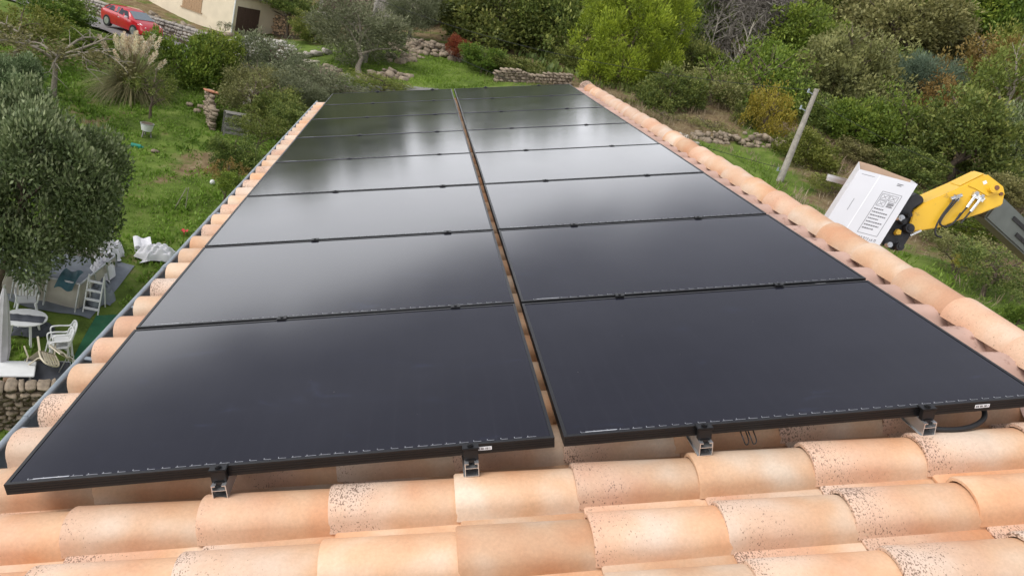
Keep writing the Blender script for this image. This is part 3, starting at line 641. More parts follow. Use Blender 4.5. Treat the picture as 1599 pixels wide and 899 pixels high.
def plant(name, label, cat, crown, leaf, cx, cy, wpx, hpx, D, tall=None, bark='bark', group=None, lean=None, tr=None, depth=None):
    """a tree or bush whose crown is centred on a sight line at depth D, as wide and high as seen, rooted in the ground below"""
    PLN[0] += 1; g = random.Random(PLN[0] * 17)
    c = far(cx, cy, D); R = wpx * D / FPX / 2 * 1.14; H = hpx * D / FPX / 2 * 1.14
    if cx > 1060 and cat == 'tree': R *= 1.08 * g.uniform(.92, 1.12); H *= 1.42 * g.uniform(.9, 1.1)
    z = gz(c[0], c[1])
    base = Vector((c[0], c[1], z - .05)) if lean is None else Vector(lean)
    t = thing(name, label, cat, base, (0, 0, 0), group)
    cen = Vector(c) - base
    o = ob('crown', CR[crown], None, t, cen, (0, 0, g.uniform(0, 6.28)))
    o.scale = (R, R if depth is None else depth, H)
    me = CR[crown]
    if not me.materials: me.materials.append(None)
    o.material_slots[0].link = 'OBJECT'; o.material_slots[0].material = LEAF[leaf]
    mb = MB(); r = tr or max(.03, .045 * (R + H) * .8)
    top = cen + Vector((0, 0, H * .35))
    branches(mb, (0, 0, -.1), top, r, (R * .6, H * .55), 7 if cen.z > 1 else 5, PLN[0], 2, .35 if cen.z > 1 else .1)
    mb.build('trunk' if cat == 'tree' else 'stem', M[bark], t, 60)
    return t

# wood behind the roof end and right of it: one object per tree that can be told apart
plant('oak_tree', 'dark green oak behind the far stone wall, left of the tall pine', 'tree', 'oak0', 'oak', 868, 40, 135, 165, 60)
plant('oak_tree', 'broad dark green oak with rounded clumps above the red shrub', 'tree', 'oak1', 'oak', 775, 35, 180, 150, 61)
plant('oak_tree', 'dark oak standing at the top edge between olive and broad oak', 'tree', 'oak2', 'oak', 700, 12, 105, 95, 66)
plant('olive_tree', 'grey green olive right of the pale concrete pole', 'tree', 'olive0', 'olive', 648, 18, 78, 82, 57, bark='pale_bark')
plant('pine_tree', 'tall bright yellow green pine with a bare lower trunk', 'tree', 'pine0', 'pine', 988, 50, 150, 172, 53, lean=(lambda q: (q[0], q[1], gz(q[0], q[1])))(far(966, 170, 53)), tr=.16)
plant('evergreen_bush', 'dark green bush right of the pine trunk', 'bush', 'bush0', 'oak', 1048, 150, 100, 95, 48)
plant('evergreen_bush', 'grey green bush behind the stone heap right of the pine', 'bush', 'airy0', 'drab', 1110, 155, 110, 110, 50)
plant('hazel_tree', 'light green leafy tree left of the yellow tree', 'tree', 'airy1', 'green', 1178, 135, 130, 105, 51)
plant('hazel_tree', 'fresh green tree above the light green leafy tree', 'tree', 'oak2', 'green', 1235, 70, 110, 105, 60)
plant('yellow_tree', 'small tree with yellow autumn leaves beside the pole', 'tree', 'airy0', 'gold', 1193, 196, 60, 88, 45)
plant('dark_bush', 'dark ivy bush just left of the yellow tree', 'bush', 'bush1', 'oak', 1160, 196, 52, 66, 46.5)
plant('holm_oak', 'big olive green tree right behind the wooden pole', 'tree', 'oak1', 'drab', 1325, 130, 145, 140, 54)
plant('holm_oak', 'large brownish green round tree above the olive green one', 'tree', 'oak0', 'drab', 1395, 62, 170, 118, 63)
plant('ash_tree', 'bright green tree high on the slope near the top right', 'tree', 'oak2', 'shrub', 1500, 45, 160, 130, 70)
plant('ash_tree', 'bright green tree cut by the top right corner', 'tree', 'oak1', 'shrub', 1580, 60, 120, 150, 66)
plant('willow_tree', 'feathery blue green small tree in the middle of the slope', 'tree', 'feather', 'blue', 1440, 138, 86, 78, 57)
plant('maple_tree', 'rust and orange leaved tree on the right slope', 'tree', 'airy2', 'rust', 1530, 120, 125, 105, 57)
plant('leaning_tree', 'yellow green tree with a pale leaning trunk above the boom', 'tree', 'airy0', 'yolive', 1572, 150, 110, 120, 50, bark='pale_bark', lean=(lambda q: (q[0], q[1], gz(q[0], q[1])))(far(1540, 250, 50)))
plant('young_tree', 'bright green young tree above the white carton', 'tree', 'airy1', 'green', 1412, 205, 110, 90, 45)
plant('young_tree', 'lime green low tree left of the bright green young tree', 'tree', 'bush2', 'shrub', 1340, 205, 90, 80, 46)
plant('laurel_tree', 'dark green spreading tree behind the yellow boom', 'tree', 'oak0', 'oak', 1500, 240, 165, 110, 43)
plant('laurel_tree', 'grey green tree at the right edge above the boom', 'tree', 'oak2', 'bay', 1592, 245, 90, 120, 45)
plant('round_bush', 'round olive green bush between pole and carton', 'bush', 'bush0', 'yolive', 1262, 240, 105, 78, 42)
plant('round_bush', 'dark green bush behind the top of the wooden pole', 'bush', 'bush1', 'oak', 1300, 190, 130, 80, 49)
plant('hedge_bush', 'green bush under the elbow of the yellow boom', 'bush', 'bush1', 'shrub', 1500, 345, 150, 62, 35)
plant('hedge_bush', 'large dark thorny bush at the right edge below the boom', 'bush', 'airy2', 'oak', 1555, 425, 120, 90, 27)
plant('hedge_bush', 'grey brown scrub left of the large thorny bush', 'bush', 'airy0', 'drab', 1500, 395, 110, 70, 30)
plant('broom_bush', 'small yellow flowered broom on the terrace', 'bush', 'sparse', 'gold', 1503, 412, 34, 34, 28)
plant('hedge_bush', 'low green bush behind the ridge at the right edge', 'bush', 'bush0', 'green', 1597, 492, 60, 45, 22)
plant('bank_scrub', 'grey brown scrub on the dry bank under the pine', 'bush', 'airy1', 'drab', 1040, 192, 90, 34, 45)
plant('bank_scrub', 'thin drab scrub above the terrace stones', 'bush', 'airy0', 'drab', 1105, 205, 80, 40, 45)
plant('bank_scrub', 'green scrub at the pine foot', 'bush', 'bush1', 'green', 985, 176, 66, 40, 49)
plant('bank_scrub', 'dark scrub overgrowing the far brown stone wall', 'bush', 'bush2', 'oak', 800, 106, 90, 34, 53)
plant('bank_scrub', 'low drab scrub between carton and terrace stones', 'bush', 'airy2', 'yolive', 1300, 288, 80, 36, 38)
plant('red_shrub', 'orange red shrub at the end of the rubble wall', 'shrub', 'bush2', 'red', 715, 76, 34, 38, 54)
plant('clipped_shrub', 'dense green shrub right of the red shrub', 'shrub', 'bush0', 'shrub', 755, 93, 74, 46, 52)
for nm_, lb_, cr_, lf_, cx_, cy_, w_, h_, D_ in (
  ('oak_tree', 'dark oak half hidden behind the right side of the pine', 'oak1', 'oak', 1085, 45, 90, 110, 64),
  ('oak_tree', 'dark oak at the top edge right of the leafless crown', 'oak2', 'oak', 1225, 12, 110, 90, 68),
  ('oak_tree', 'mid green oak at the top edge above the brownish round tree', 'oak0', 'shrub', 1310, 15, 130, 80, 72),
  ('oak_tree', 'fresh green oak at the top edge left of the bright corner trees', 'oak1', 'green', 1425, 8, 130, 80, 76),
  ('ash_tree', 'dull green tree between the brownish round tree and the fresh oak', 'oak2', 'drab', 1460, 85, 110, 90, 66),
  ('ash_tree', 'light green tree squeezed against the top right corner', 'oak0', 'green', 1555, 5, 110, 70, 76),
  ('ash_tree', 'olive green tree below the top right corner', 'oak2', 'yolive', 1595, 110, 90, 90, 58),
  ('holm_oak', 'dark tree left of the feathery blue green one', 'oak1', 'oak', 1400, 140, 80, 90, 60),
  ('holm_oak', 'brown green tree between the feathery tree and the rust tree', 'airy0', 'rust', 1480, 170, 90, 80, 54),
  ('thicket', 'dark thicket at the foot of the dead leaning trunk', 'bush1', 'oak', 1240, 160, 90, 80, 52),
  ('thicket', 'light green thicket left of the dead leaning trunk', 'bush2', 'green', 1215, 110, 90, 80, 57),
  ('thicket', 'dark thicket under the big olive green tree', 'bush0', 'oak', 1375, 190, 90, 80, 48),
  ('thicket', 'dark green thicket just left of the boom head', 'bush1', 'oak', 1430, 262, 100, 60, 42),
  ('thicket', 'dull thicket above the top of the carton', 'bush2', 'drab', 1345, 248, 90, 50, 44),
  ('thicket', 'grey thicket right of the boom head at the frame edge', 'bush0', 'drab', 1575, 300, 90, 60, 40),
  ('thicket', 'dark thicket between pine and grey green bush', 'bush2', 'oak', 1090, 105, 80, 80, 56),
  ('thicket', 'green thicket behind the yellow tree', 'bush0', 'shrub', 1215, 175, 80, 70, 50),
  ('thicket', 'dark hollow of brush below the dark oak left of the pine', 'bush1', 'oak', 905, 95, 90, 60, 57)):
    plant(nm_, lb_, 'tree' if 'oak' in nm_ or 'ash' in nm_ else 'bush', cr_, lf_, cx_, cy_, w_, h_, D_)
# left side, by the neighbour's house
plant('olive_tree', 'round grey green olive with a short trunk in front of the concrete pole', 'tree', 'olive1', 'olive', 557, 52, 135, 106, 50, bark='pale_bark', lean=tuple(spot(562, 120)), tr=.20)
plant('laurel_bush', 'big dark green bush between the red car and the stone ruin, left half', 'bush', 'bush1', 'shrub', 283, 108, 104, 118, 41)
plant('laurel_bush', 'big dark green bush below the garage door', 'bush', 'bush2', 'shrub', 338, 100, 84, 100, 42)
plant('olive_shrub', 'wide grey green shrub below the white stone wall', 'shrub', 'olive0', 'olive', 432, 108, 120, 90, 44)
plant('olive_shrub', 'sparse drab shrub left of the roof end', 'shrub', 'airy1', 'olive', 500, 128, 120, 62, 42)
plant('garden_shrub', 'drab green shrub behind the far gutter end', 'shrub', 'airy2', 'drab', 395, 160, 90, 90, 38)
plant('garden_shrub', 'dark green shrub beside the far gutter end', 'shrub', 'bush0', 'oak', 440, 168, 90, 66, 37)
plant('garden_shrub', 'dark shrub beneath the yellowing shrub', 'shrub', 'bush1', 'oak', 366, 248, 76, 76, 31)
plant('yellowing_shrub', 'shrub with yellow leaves next to the gutter', 'shrub', 'airy0', 'yolive', 408, 208, 84, 56, 33)
plant('yellowing_shrub', 'small brown and yellow shrub lower along the gutter', 'shrub', 'sparse', 'rust', 356, 272, 56, 48, 29)
plant('overgrown_shrub', 'overgrown grey green shrub just left of the far gutter end', 'shrub', 'olive1', 'olive', 470, 148, 84, 56, 39)
plant('overgrown_shrub', 'drab overgrown shrub below the wide grey green shrub', 'shrub', 'olive0', 'drab', 415, 142, 104, 76, 41)
plant('overgrown_shrub', 'dark overgrown shrub against the gutter right of the yellowing shrub', 'shrub', 'bush2', 'oak', 452, 186, 62, 46, 35)
plant('overgrown_shrub', 'green shrub against the gutter above the white ball', 'shrub', 'bush1', 'green', 372, 288, 56, 40, 28.5)
plant('low_shrub', 'low scrub right of the olive, just above the panels', 'shrub', 'airy1', 'yolive', 600, 132, 120, 32, 44)
plant('low_shrub', 'thin scrub on the bank left of the bright grass', 'shrub', 'airy2', 'olive', 540, 140, 90, 30, 41)
plant('hedge', 'bright green bush at the roadside behind the bare fig tree', 'bush', 'bush2', 'green', 88, 22, 96, 62, 45)
plant('hedge', 'dark green bush touching the road left of the red car', 'bush', 'bush0', 'shrub', 112, 30, 50, 60, 46)
plant('hedge', 'green roadside bush below the rear wheel of the car', 'bush', 'bush1', 'green', 142, 66, 80, 40, 42)
plant('grey_bush', 'drab yellow bush at the left edge behind the bay tree', 'bush', 'airy0', 'yolive', 30, 55, 120, 100, 38)
plant('bay_tree', 'large grey green bay tree on the left overhanging the pool', 'tree', 'bay0', 'bay', 44, 302, 228, 335, 20.5, lean=tuple(on(-8, 475, -9.8)), tr=.14)
plant('bay_tree', 'grey green tree top at the left edge behind the large bay', 'tree', 'bay0', 'bay', -5, 150, 110, 150, 25)
plant('sapling', 'thin yellow green sapling standing by the tub', 'tree', 'sparse', 'yolive', 240, 138, 62, 62, 35.5)
# far wood filling the slope, too dense to tell the trees apart
LEAF['wood'] = leafmat('wood_leaf', *G3((.068, .096, .024), (.165, .205, .050), (.310, .320, .105)))
def woodland():
    g = np.random.default_rng(4); Vs, Ts = [], []; base = []
    for s_ in range(3):
        m_ = crown_mesh('tmp', 200 + s_, round_lobes(200 + s_, 10), 330, 15, .18, (.085, .050)); v = np.empty(len(m_.vertices) * 3, np.float32); m_.vertices.foreach_get('co', v)
        ti = np.empty(len(m_.vertices), np.float32); m_.attributes['tint'].data.foreach_get('value', ti); base.append((v.reshape(-1, 3), ti)); bpy.data.meshes.remove(m_)
    pts_ = []; tries = 0
    while len(pts_) < 150 and tries < 12000:
        tries += 1
        x, y = g.uniform(-85, 105), g.uniform(42, 130)
        if y < 72 + max(0, -x) * .25 and x < 8: continue
        if x >= 8 and .2 * (x - C[0]) + .92 * (y - C[1]) < 70: continue
        rr = 2.1 + .020 * math.hypot(x, y)
        if any((x - a) ** 2 + (y - b) ** 2 < (rr * 1.05) ** 2 for a, b, _ in pts_): continue
        pts_.append((x, y, rr))
    for i, (x, y, rr) in enumerate(pts_):
        v, ti = base[i % 3]; a = g.uniform(0, 6.28); ca, sa = math.cos(a), math.sin(a); r = rr * g.uniform(.95, 1.35); h = r * g.uniform(.85, 1.35)
        P = np.stack([(v[:, 0] * ca - v[:, 1] * sa) * r + x, (v[:, 0] * sa + v[:, 1] * ca) * r + y, v[:, 2] * h + gz(x, y) + h * .8], 1)
        Vs.append(P); Ts.append(np.clip(ti * .62 + g.uniform(-.08, .36), 0, 1))
    V = np.concatenate(Vs); return fast_mesh('woodland', V, np.arange(len(V)).reshape(-1, 4), np.concatenate(Ts))
tag(ob('woodland', woodland(), LEAF['wood']), 'dense green wood covering the far hillside', 'wood', kind='stuff')

# ------------------------------------------------------------------ stones and walls
M['stone_tan'] = mat('tan_stone', (.27, .215, .155, 1), .9, var=.35, scale=2.5, bump=.5, spots=((.16, .12, .09, 1), 6, .58))
M['stone_pale'] = mat('pale_stone', (.46, .42, .36, 1), .9, var=.22, scale=2.5, bump=.5, spots=((.25, .20, .15, 1), 5, .60))
M['stone_ochre'] = mat('ochre_stone', (.40, .27, .16, 1), .9, var=.28, scale=2.5, bump=.5, spots=((.2, .13, .08, 1), 5, .60))
M['stone_grey'] = mat('grey_stone', (.34, .31, .27, 1), .9, var=.3, scale=3.5, bump=.6, spots=((.12, .10, .08, 1), 7, .57))
M['core'] = mat('earth_core', (.10, .075, .05, 1), .95, var=.3)
M['asphalt'] = mat('worn_asphalt', (.20, .19, .185, 1), .9, var=.12, scale=1.5, bump=.2)
def stone_data(seed, sub=1):
    bm = bmesh.new(); bmesh.ops.create_cube(bm, size=1); bmesh.ops.subdivide_edges(bm, edges=bm.edges, cuts=sub, use_grid_fill=True)
    g = random.Random(seed)
    for v in bm.verts:
        k = 1 - .22 * max(0, (abs(v.co.x) + abs(v.co.y) + abs(v.co.z)) * 2 - 1.9)
        v.co = v.co * k + Vector((g.uniform(-.11, .11), g.uniform(-.11, .11), g.uniform(-.11, .11)))
    V = np.array([v.co for v in bm.verts]); F = np.array([[v.index for v in f.verts] for f in bm.faces]); bm.free(); return V, F
STN = [stone_data(i) for i in range(6)]
STN_ME = []
for V_, F_ in STN: STN_ME.append(fast_mesh('stone', V_, F_, None, False))
def stone_cells(length, height, size, g):
    out = []; z = 0
    while z < height:
        h = size * g.uniform(.55, .95); x = -size * g.random()
        while x < length:
            l = size * g.uniform(.8, 1.9); out.append((x + l / 2, z + h / 2, l, h)); x += l
        z += h
    return out
def stone_wall(name, label, p0, p1, height, size, m, seed, thick=.4, single=False, top=None, group=None, cat='wall'):
    """dry stone wall from p0 to p1 (feet on the ground), stones proud of a dark core; the stones are parts where they can be picked apart"""
    p0, p1 = Vector(p0), Vector(p1); d = p1 - p0; ln = math.hypot(d.x, d.y); a = math.atan2(d.y, d.x); g = random.Random(seed)
    t = thing(name, label, cat, p0, (0, 0, a), group); sl = d.z / max(ln, .01)
    hf = (lambda s_: height * (top(s_ / ln) if top else 1))
    core = MB(); n = 12
    for i in range(n):
        x0, x1 = ln * i / n, ln * (i + 1) / n
        z0, z1 = sl * x0, sl * x1
        h0, h1 = hf(x0) - size * 1.1, hf(x1) - size * 1.1; T2 = thick * .36
        core.add([(x0, -T2, z0 - .5), (x1, -T2, z1 - .5), (x1, T2, z1 - .5), (x0, T2, z0 - .5), (x0, -T2, z0 + h0), (x1, -T2, z1 + h1), (x1, T2, z1 + h1), (x0, T2, z0 + h0)],
                 [(0, 1, 5, 4), (3, 7, 6, 2), (4, 5, 6, 7), (0, 4, 7, 3), (1, 2, 6, 5)])
    core.build('core', M['core'], t)
    Vs, Fs, o_ = [], [], 0
    for (x, z, l, h) in stone_cells(ln, height, size, g):
        if z > hf(x): continue
        V_, F_ = STN[g.randrange(6)]; sc = np.array([l * g.uniform(.86, 1.02), thick * g.uniform(.80, 1.15), h * g.uniform(.84, 1.08)]); pos = np.array([x, g.uniform(-.05, .05), z + sl * x])
        if single:
            o = ob('stone', STN_ME[g.randrange(6)], m, t, pos, (g.uniform(-.08, .08), g.uniform(-.2, .2), g.uniform(-.1, .1))); o.scale = sc
        else:
            r_ = g.uniform(-.12, .12); c, s_ = math.cos(r_), math.sin(r_); P = V_ * sc; P = np.stack([P[:, 0] * c - P[:, 2] * s_, P[:, 1], P[:, 0] * s_ + P[:, 2] * c], 1) + pos
            Vs.append(P); Fs.append(F_ + o_); o_ += len(V_)
    if Vs: tag(ob('stones', fast_mesh('stones', np.concatenate(Vs), np.concatenate(Fs), None, False), m, t), kind='stuff')
    return t
def rubble(name, label, cx, cy, rx, ry, n, size, m, seed, hump=.5, rot=0):
    g = random.Random(seed); t = thing(name, label, 'stones', (cx, cy, gz(cx, cy)), (0, 0, rot)); Vs, Fs, o_ = [], [], 0
    c, s_ = math.cos(rot), math.sin(rot)
    for i in range(n):
        a, q = g.uniform(0, 6.28), math.sqrt(g.random()); x, y = rx * q * math.cos(a), ry * q * math.sin(a)
        wx, wy = cx + x * c - y * s_, cy + x * s_ + y * c
        z = gz(wx, wy) - gz(cx, cy) + hump * (1 - q * q) * g.random(); sc = size * g.uniform(.5, 1.5)
        V_, F_ = STN[g.randrange(6)]; P = V_ * np.array([sc * g.uniform(.8, 1.5), sc, sc * g.uniform(.5, .9)])
        Rm = np.array(Matrix.Rotation(g.uniform(0, 6.28), 3, 'Z') @ Matrix.Rotation(g.uniform(-.5, .5), 3, 'X')); P = P @ Rm.T + np.array([x, y, z])
        Vs.append(P); Fs.append(F_ + o_); o_ += len(V_)
    tag(ob('stones', fast_mesh('stones', np.concatenate(Vs), np.concatenate(Fs), None, False), m, t), kind='stuff'); return t

# garden wall below the house corner, single stones
a, b = on(-60, 600, -10.0), on(112, 600, -10.0)
wb = -12.4
stone_wall('garden_wall', 'dry stone wall beside the gutter in front of the plastic furniture', (a[0], a[1], wb), (b[0], b[1], wb), 2.45, .17, M['stone_tan'], 3, .5, True)
g_ = random.Random(8)
# road past the neighbour's house
def ribbon(name, pts_, width, m, dz=.03, n=60, label=None):
    P = [Vector((p[0], p[1], 0)) for p in pts_]; path = smooth_path(P, 10); mb = MB(); rows = []
    for i, p in enumerate(path):
        d = (path[min(i + 1, len(path) - 1)] - path[max(i - 1, 0)]).normalized(); q = Vector((-d.y, d.x, 0)); row = []
        for k in range(7):
            s_ = (k / 6 - .5) * width; x, y = p.x + q.x * s_, p.y + q.y * s_; row.append((x, y))
        rows.append(row)
    A = np.array(rows); Z = ground(A[..., 0], A[..., 1]).reshape(A.shape[:2]); Z = np.repeat(Z.mean(1)[:, None], 7, 1) * .6 + Z * .4
    nn = A.shape[0]; V_ = np.concatenate([A, (Z + dz)[..., None]], 2).reshape(-1, 3); ix = np.arange(nn * 7).reshape(nn, 7)
    F_ = np.stack([ix[:-1, :-1], ix[1:, :-1], ix[1:, 1:], ix[:-1, 1:]], -1).reshape(-1, 4)
    return tag(ob(name, fast_mesh(name, V_, F_, None, True), m), kind='structure')
w1, w2 = on(168.3, 35.4, -5.95), on(210.2, 52, -5.95)
hd = Vector((w2[0] - w1[0], w2[1] - w1[1], 0)).normalized(); lf = Vector((-hd.y, hd.x, 0))
carc = (Vector(w1) + Vector(w2)) / 2 + lf * .78
rc = carc + lf * .35
ribbon('road', [rc - hd * 60 + lf * 8, rc - hd * 30 + lf * 3, rc - hd * 12, rc, rc + hd * 6, rc + hd * 12 + lf * 1.5, rc + hd * 20 + lf * 6], 4.4, M['asphalt'], .10)
# wall and terrace between the road and the house
e0, e1 = rc - hd * 9 + lf * 2.25, rc + hd * 6.2 + lf * 2.3
def gnd(p, dz=0): return (p[0], p[1], gz(p[0], p[1]) + dz)
stone_wall('road_wall', 'low grey stone wall behind the red car', gnd(e0), gnd(e1), .95, .24, M['stone_grey'], 5, .4)
e2 = rc + hd * 10.5 + lf * 3.4
stone_wall('white_wall', 'whitewashed rubble wall below the garage door', gnd(e1), gnd(e2, .2), 1.35, .26, mat('whitewashed_stone', (.52, .49, .44, 1), .9, var=.25, scale=2.5, bump=.5, spots=((.25, .20, .15, 1), 5, .62)), 6, .5, top=lambda s_: .75 + .35 * math.sin(s_ * 3.1))
for i in range(9):
    p = e0 + (e1 - e0) * (.30 + .075 * i) + lf * (1.1 + .3 * math.sin(i * 2.3))
    o = ob('boulder', STN_ME[i % 6], M['stone_pale'], None, (p.x, p.y, gz(p.x, p.y) + .95), (.2 * math.sin(i), .2, i * 1.3)); s_ = .34 + .10 * math.sin(i * 1.7); o.scale = (s_ * 1.4, s_, s_ * .75)
    tag(o, 'pale boulder on the house terrace, %s from the left' % ['first', 'second', 'third', 'fourth', 'fifth', 'sixth', 'seventh', 'eighth', 'ninth'][i], 'stone', 'pale boulders on the terrace')
M['pale_path'] = mat('pale_path', (.40, .35, .29, 1), .9, var=.2, scale=1.5, bump=.3)
ribbon('path', [e0 - hd * 6 + lf * 1.75, e0 + lf * 1.75, (e0 + e1) / 2 + lf * 1.75, e1 + lf * 1.85, e2 + lf * 1.6], 2.6, M['pale_path'], .2)
# ------------------------------------------------------------------ neighbour's cream house
PC = Vector(on(362, 45, -5.3)); DL = Vector((-.807, .591, 0)); DR = Vector((.591, .807, 0))
def wall_hit(px, py, P0, d):                            # where a sight line meets an upright wall: run along it, height
    n_ = d.cross(Vector((0, 0, 1))); r_ = Vector(ray(px, py)); k = (P0 - Vector(C)).dot(n_) / r_.dot(n_); q = Vector(C) + r_ * k
    return (q - P0).dot(d), q.z - P0.z
M['cream'] = mat('cream_render', (.66, .57, .43, 1), .9, var=.07, scale=1.2, bump=.15, spots=((.52, .42, .29, 1), .9, .62))
M['tan_wood'] = mat('tan_wood', (.36, .23, .13, 1), .7, var=.2, scale=12)
M['brown_wood'] = mat('dark_brown_wood', (.075, .045, .035, 1), .6, var=.2, scale=12)
M['white_paint'] = mat('white_paint', (.72, .72, .70, 1), .5, var=.06)
M['roof_far'] = mat('far_roof_tiles', (.38, .19, .11, 1), .9, var=.25, scale=3)
nh = thing('cream_house', 'cream rendered house with wooden shutters and dark garage door', 'house', PC)
ln_, wd_, ht_ = 13.0, 5.2, 5.6
base_pts = [Vector((0, 0, 0)), DL * ln_, DL * ln_ + DR * wd_, DR * wd_]
mb = MB(); mb.prism([p + Vector((0, 0, -1.2)) for p in base_pts], (0, 0, 0), (0, 0, ht_ + 1.2)); mb.build('wall', M['cream'], nh)
rf = MB(); ext = [(-DL - DR) * .4, DL * (ln_ + .4) - DR * .4, DL * (ln_ + .4) + DR * (wd_ + .4), -DL * .4 + DR * (wd_ + .4)]
m1, m2 = (ext[0] + ext[3]) / 2, (ext[1] + ext[2]) / 2; up = Vector((0, 0, 1))
rf.add([e + up * (ht_ + .01) for e in ext] + [m1 + up * (ht_ + 1.3), m2 + up * (ht_ + 1.3)], [(0, 1, 5, 4), (3, 4, 5, 2), (0, 4, 3), (1, 2, 5), (0, 3, 2, 1)])
rf.build('roof', M['roof_far'], nh)
def board_panel(name, parent, P, d, n_, s0, s1, z0, z1, boards, m, thick=.05, off=.03, sub='plank'):
    fr_ = MB(); fr_.prism([P + d * s0 + up * z0, P + d * s1 + up * z0, P + d * s1 + up * z1, P + d * s0 + up * z1], n_ * .002, n_ * off); o = fr_.build(name, m, parent)
    for i in range(boards):
        a_, b_ = s0 + (s1 - s0) * (i + .03) / boards, s0 + (s1 - s0) * (i + .97) / boards
        k = MB(); k.prism([P + d * a_ + up * (z0 + .01), P + d * b_ + up * (z0 + .01), P + d * b_ + up * (z1 - .01), P + d * a_ + up * (z1 - .01)], n_ * off, n_ * (off + .018)); k.build(sub, m, o)
    return o
Z0 = Vector((0, 0, 0)); NL = -DR; NR = -DL                # outward normals of the two walls
s0, zb = wall_hit(314, 20, PC, DL); s1, _ = wall_hit(285, 8, PC, DL)
sh = board_panel('shutter', nh, Z0, DL, NL, s0, (s0 + s1) / 2 - .01, zb, zb + 1.5, 4, M['tan_wood']); board_panel('shutter', nh, Z0, DL, NL, (s0 + s1) / 2 + .01, s1, zb, zb + 1.5, 4, M['tan_wood'])
sl_ = MB(); sl_.prism([DL * (s0 - .12) + up * (zb - .10), DL * (s1 + .12) + up * (zb - .10), DL * (s1 + .12) + up * (zb - .01), DL * (s0 - .12) + up * (zb - .01)], NL * .001, NL * .09); sl_.build('sill', M['tan_wood'], nh)
d0, dz0 = wall_hit(362, 53, PC, DR); d1, dz1 = wall_hit(404, 19, PC, DR)
gd = board_panel('garage_door', nh, Z0, DR, NR, .30, 2.55, -.35, 1.75, 9, M['brown_wood'])
ft = MB(); ft.prism([DR * 2.55 + up * -.6, DR * 4.4 + up * -.6, DR * 4.4 + up * .05, DR * 2.55 + up * -.05], NR * .003, NR * .05); ft.build('plinth', M['stone_ochre'], nh)
dp = MB(); q = (NL + NR) * .09; dp.tube([q + up * -.5, q + up * ht_], .06, 8); dp.build('downspout', M['white_paint'], nh, 60)
cn = MB(); cn.prism([DR * .1 + up * 2.55, DR * 4.8 + up * 2.55, DR * 4.8 + up * 2.70, DR * .1 + up * 2.70], NR * .01, NR * .7); cn.build('canopy', M['stone_grey'], nh)
# ochre retaining wall, slabs and the second building behind the yucca
a, b = spot(432, 78), spot(512, 92)
pA, pB = PC + DR * 4.2 - DL * .2, PC + DR * 4.5 - DL * 7.5
stone_wall('ochre_wall', 'ochre stone retaining wall right of the garage door', gnd(pA), gnd(pB), 1.5, .28, M['stone_ochre'], 9, .5, top=lambda s_: 1.2 - .5 * s_)
bp = Vector(far(515, 12, 64)); bz = bp.z - 1.0
bh = thing('brown_building', 'building with brown wall panel and stone pillar at the top edge', 'building', (bp.x, bp.y, bz))
k = MB(); k.box((3.6, 3, 1.6), (9, 6, 5.2)); k.build('wall', M['stone_grey'], bh)
k = MB(); k.box((.9, -.05, 2.0), (3.0, .12, 3.0)); k.build('brown_panel', mat('brown_paint', (.085, .045, .035, 1), .6), bh)
for i, (x, z, l, h) in enumerate(stone_cells(1.1, 4.4, .26, random.Random(12))):
    if x > 1.1: continue
    o = ob('stone', STN_ME[i % 6], M['stone_ochre'] if i % 3 else M['stone_grey'], bh, (2.55 + x, -.12, z - .9)); o.scale = (l, .45, h)
k = MB(); k.prism([Vector((-1.2, 0, 4.2)), Vector((8.4, 0, 4.2)), Vector((8.4, 0, 4.35)), Vector((-1.2, 0, 4.35))], (0, -.6, 0), (0, 6.4, 0)); k.build('roof', M['roof_far'], bh)
a, b = bp + Vector((-5.5, -1.6, 0)), bp + Vector((-.4, -.6, 0))
stone_wall('pale_wall', 'pale stone wall under the brown building', gnd(a, .2), gnd(b, .4), 1.3, .30, M['stone_pale'], 14, .4)
# rocks, slabs, rubble on the bank
p = spot(600, 122); rubble('rock_outcrop', 'pale rock outcrop right of the olive trunk', p[0], p[1], 1.6, 1.0, 40, .38, M['stone_tan'], 21, .5)
p = spot(655, 72); q = spot(690, 92); rubble('rubble_heap', 'heap of pale rubble stones above the bright grass', (p[0] + q[0]) / 2, (p[1] + q[1]) / 2, 3.4, 1.3, 150, .36, M['stone_tan'], 22, .7, -.35)
p = spot(632, 92); rubble('rock_slab', 'flat pale rock slab at the left end of the rubble heap', p[0], p[1], 1.5, .7, 14, .5, M['stone_tan'], 23, .2, .5)
p = spot(512, 118); rubble('rock_heap', 'pale rocks left of the olive trunk', p[0], p[1], .8, 1.7, 36, .36, M['stone_tan'], 24, .6)
p, q = spot(465, 92), spot(505, 86); stone_wall('slab_step', 'two long pale slabs stepped into the bank', gnd(p), gnd(q), .45, .55, M['stone_pale'], 25, .5)
p, q = spot(772, 128), spot(888, 132); stone_wall('far_wall', 'brown dry stone wall behind the far panel edge', gnd(p), gnd(q), 1.0, .24, M['stone_tan'], 26, .6, top=lambda s_: .8 + .2 * math.sin(s_ * 9) * math.sin(s_ * 4))
p, q = spot(985, 205), spot(1062, 226); rubble('stone_heap', 'row of pale stones on the dry bank below the pine', (p[0] + q[0]) / 2, (p[1] + q[1]) / 2, 2.6, .7, 70, .36, M['stone_pale'], 27, .6, .1)
p, q = spot(1085, 200), spot(1215, 250); rubble('terrace_stones', 'crumbling terrace stones left of the wooden pole', (p[0] + q[0]) / 2, (p[1] + q[1]) / 2, 3.6, .6, 110, .26, M['stone_tan'], 28, .6, .15)
p, q = spot(331, 205), spot(322, 172)
stone_wall('ruin_wall', 'short ruined stone pillar wall by the dark bush', gnd(p), gnd(q), 1.15, .20, M['stone_tan'], 29, .34, top=lambda s_: 1.0 - .25 * math.sin(s_ * 7))
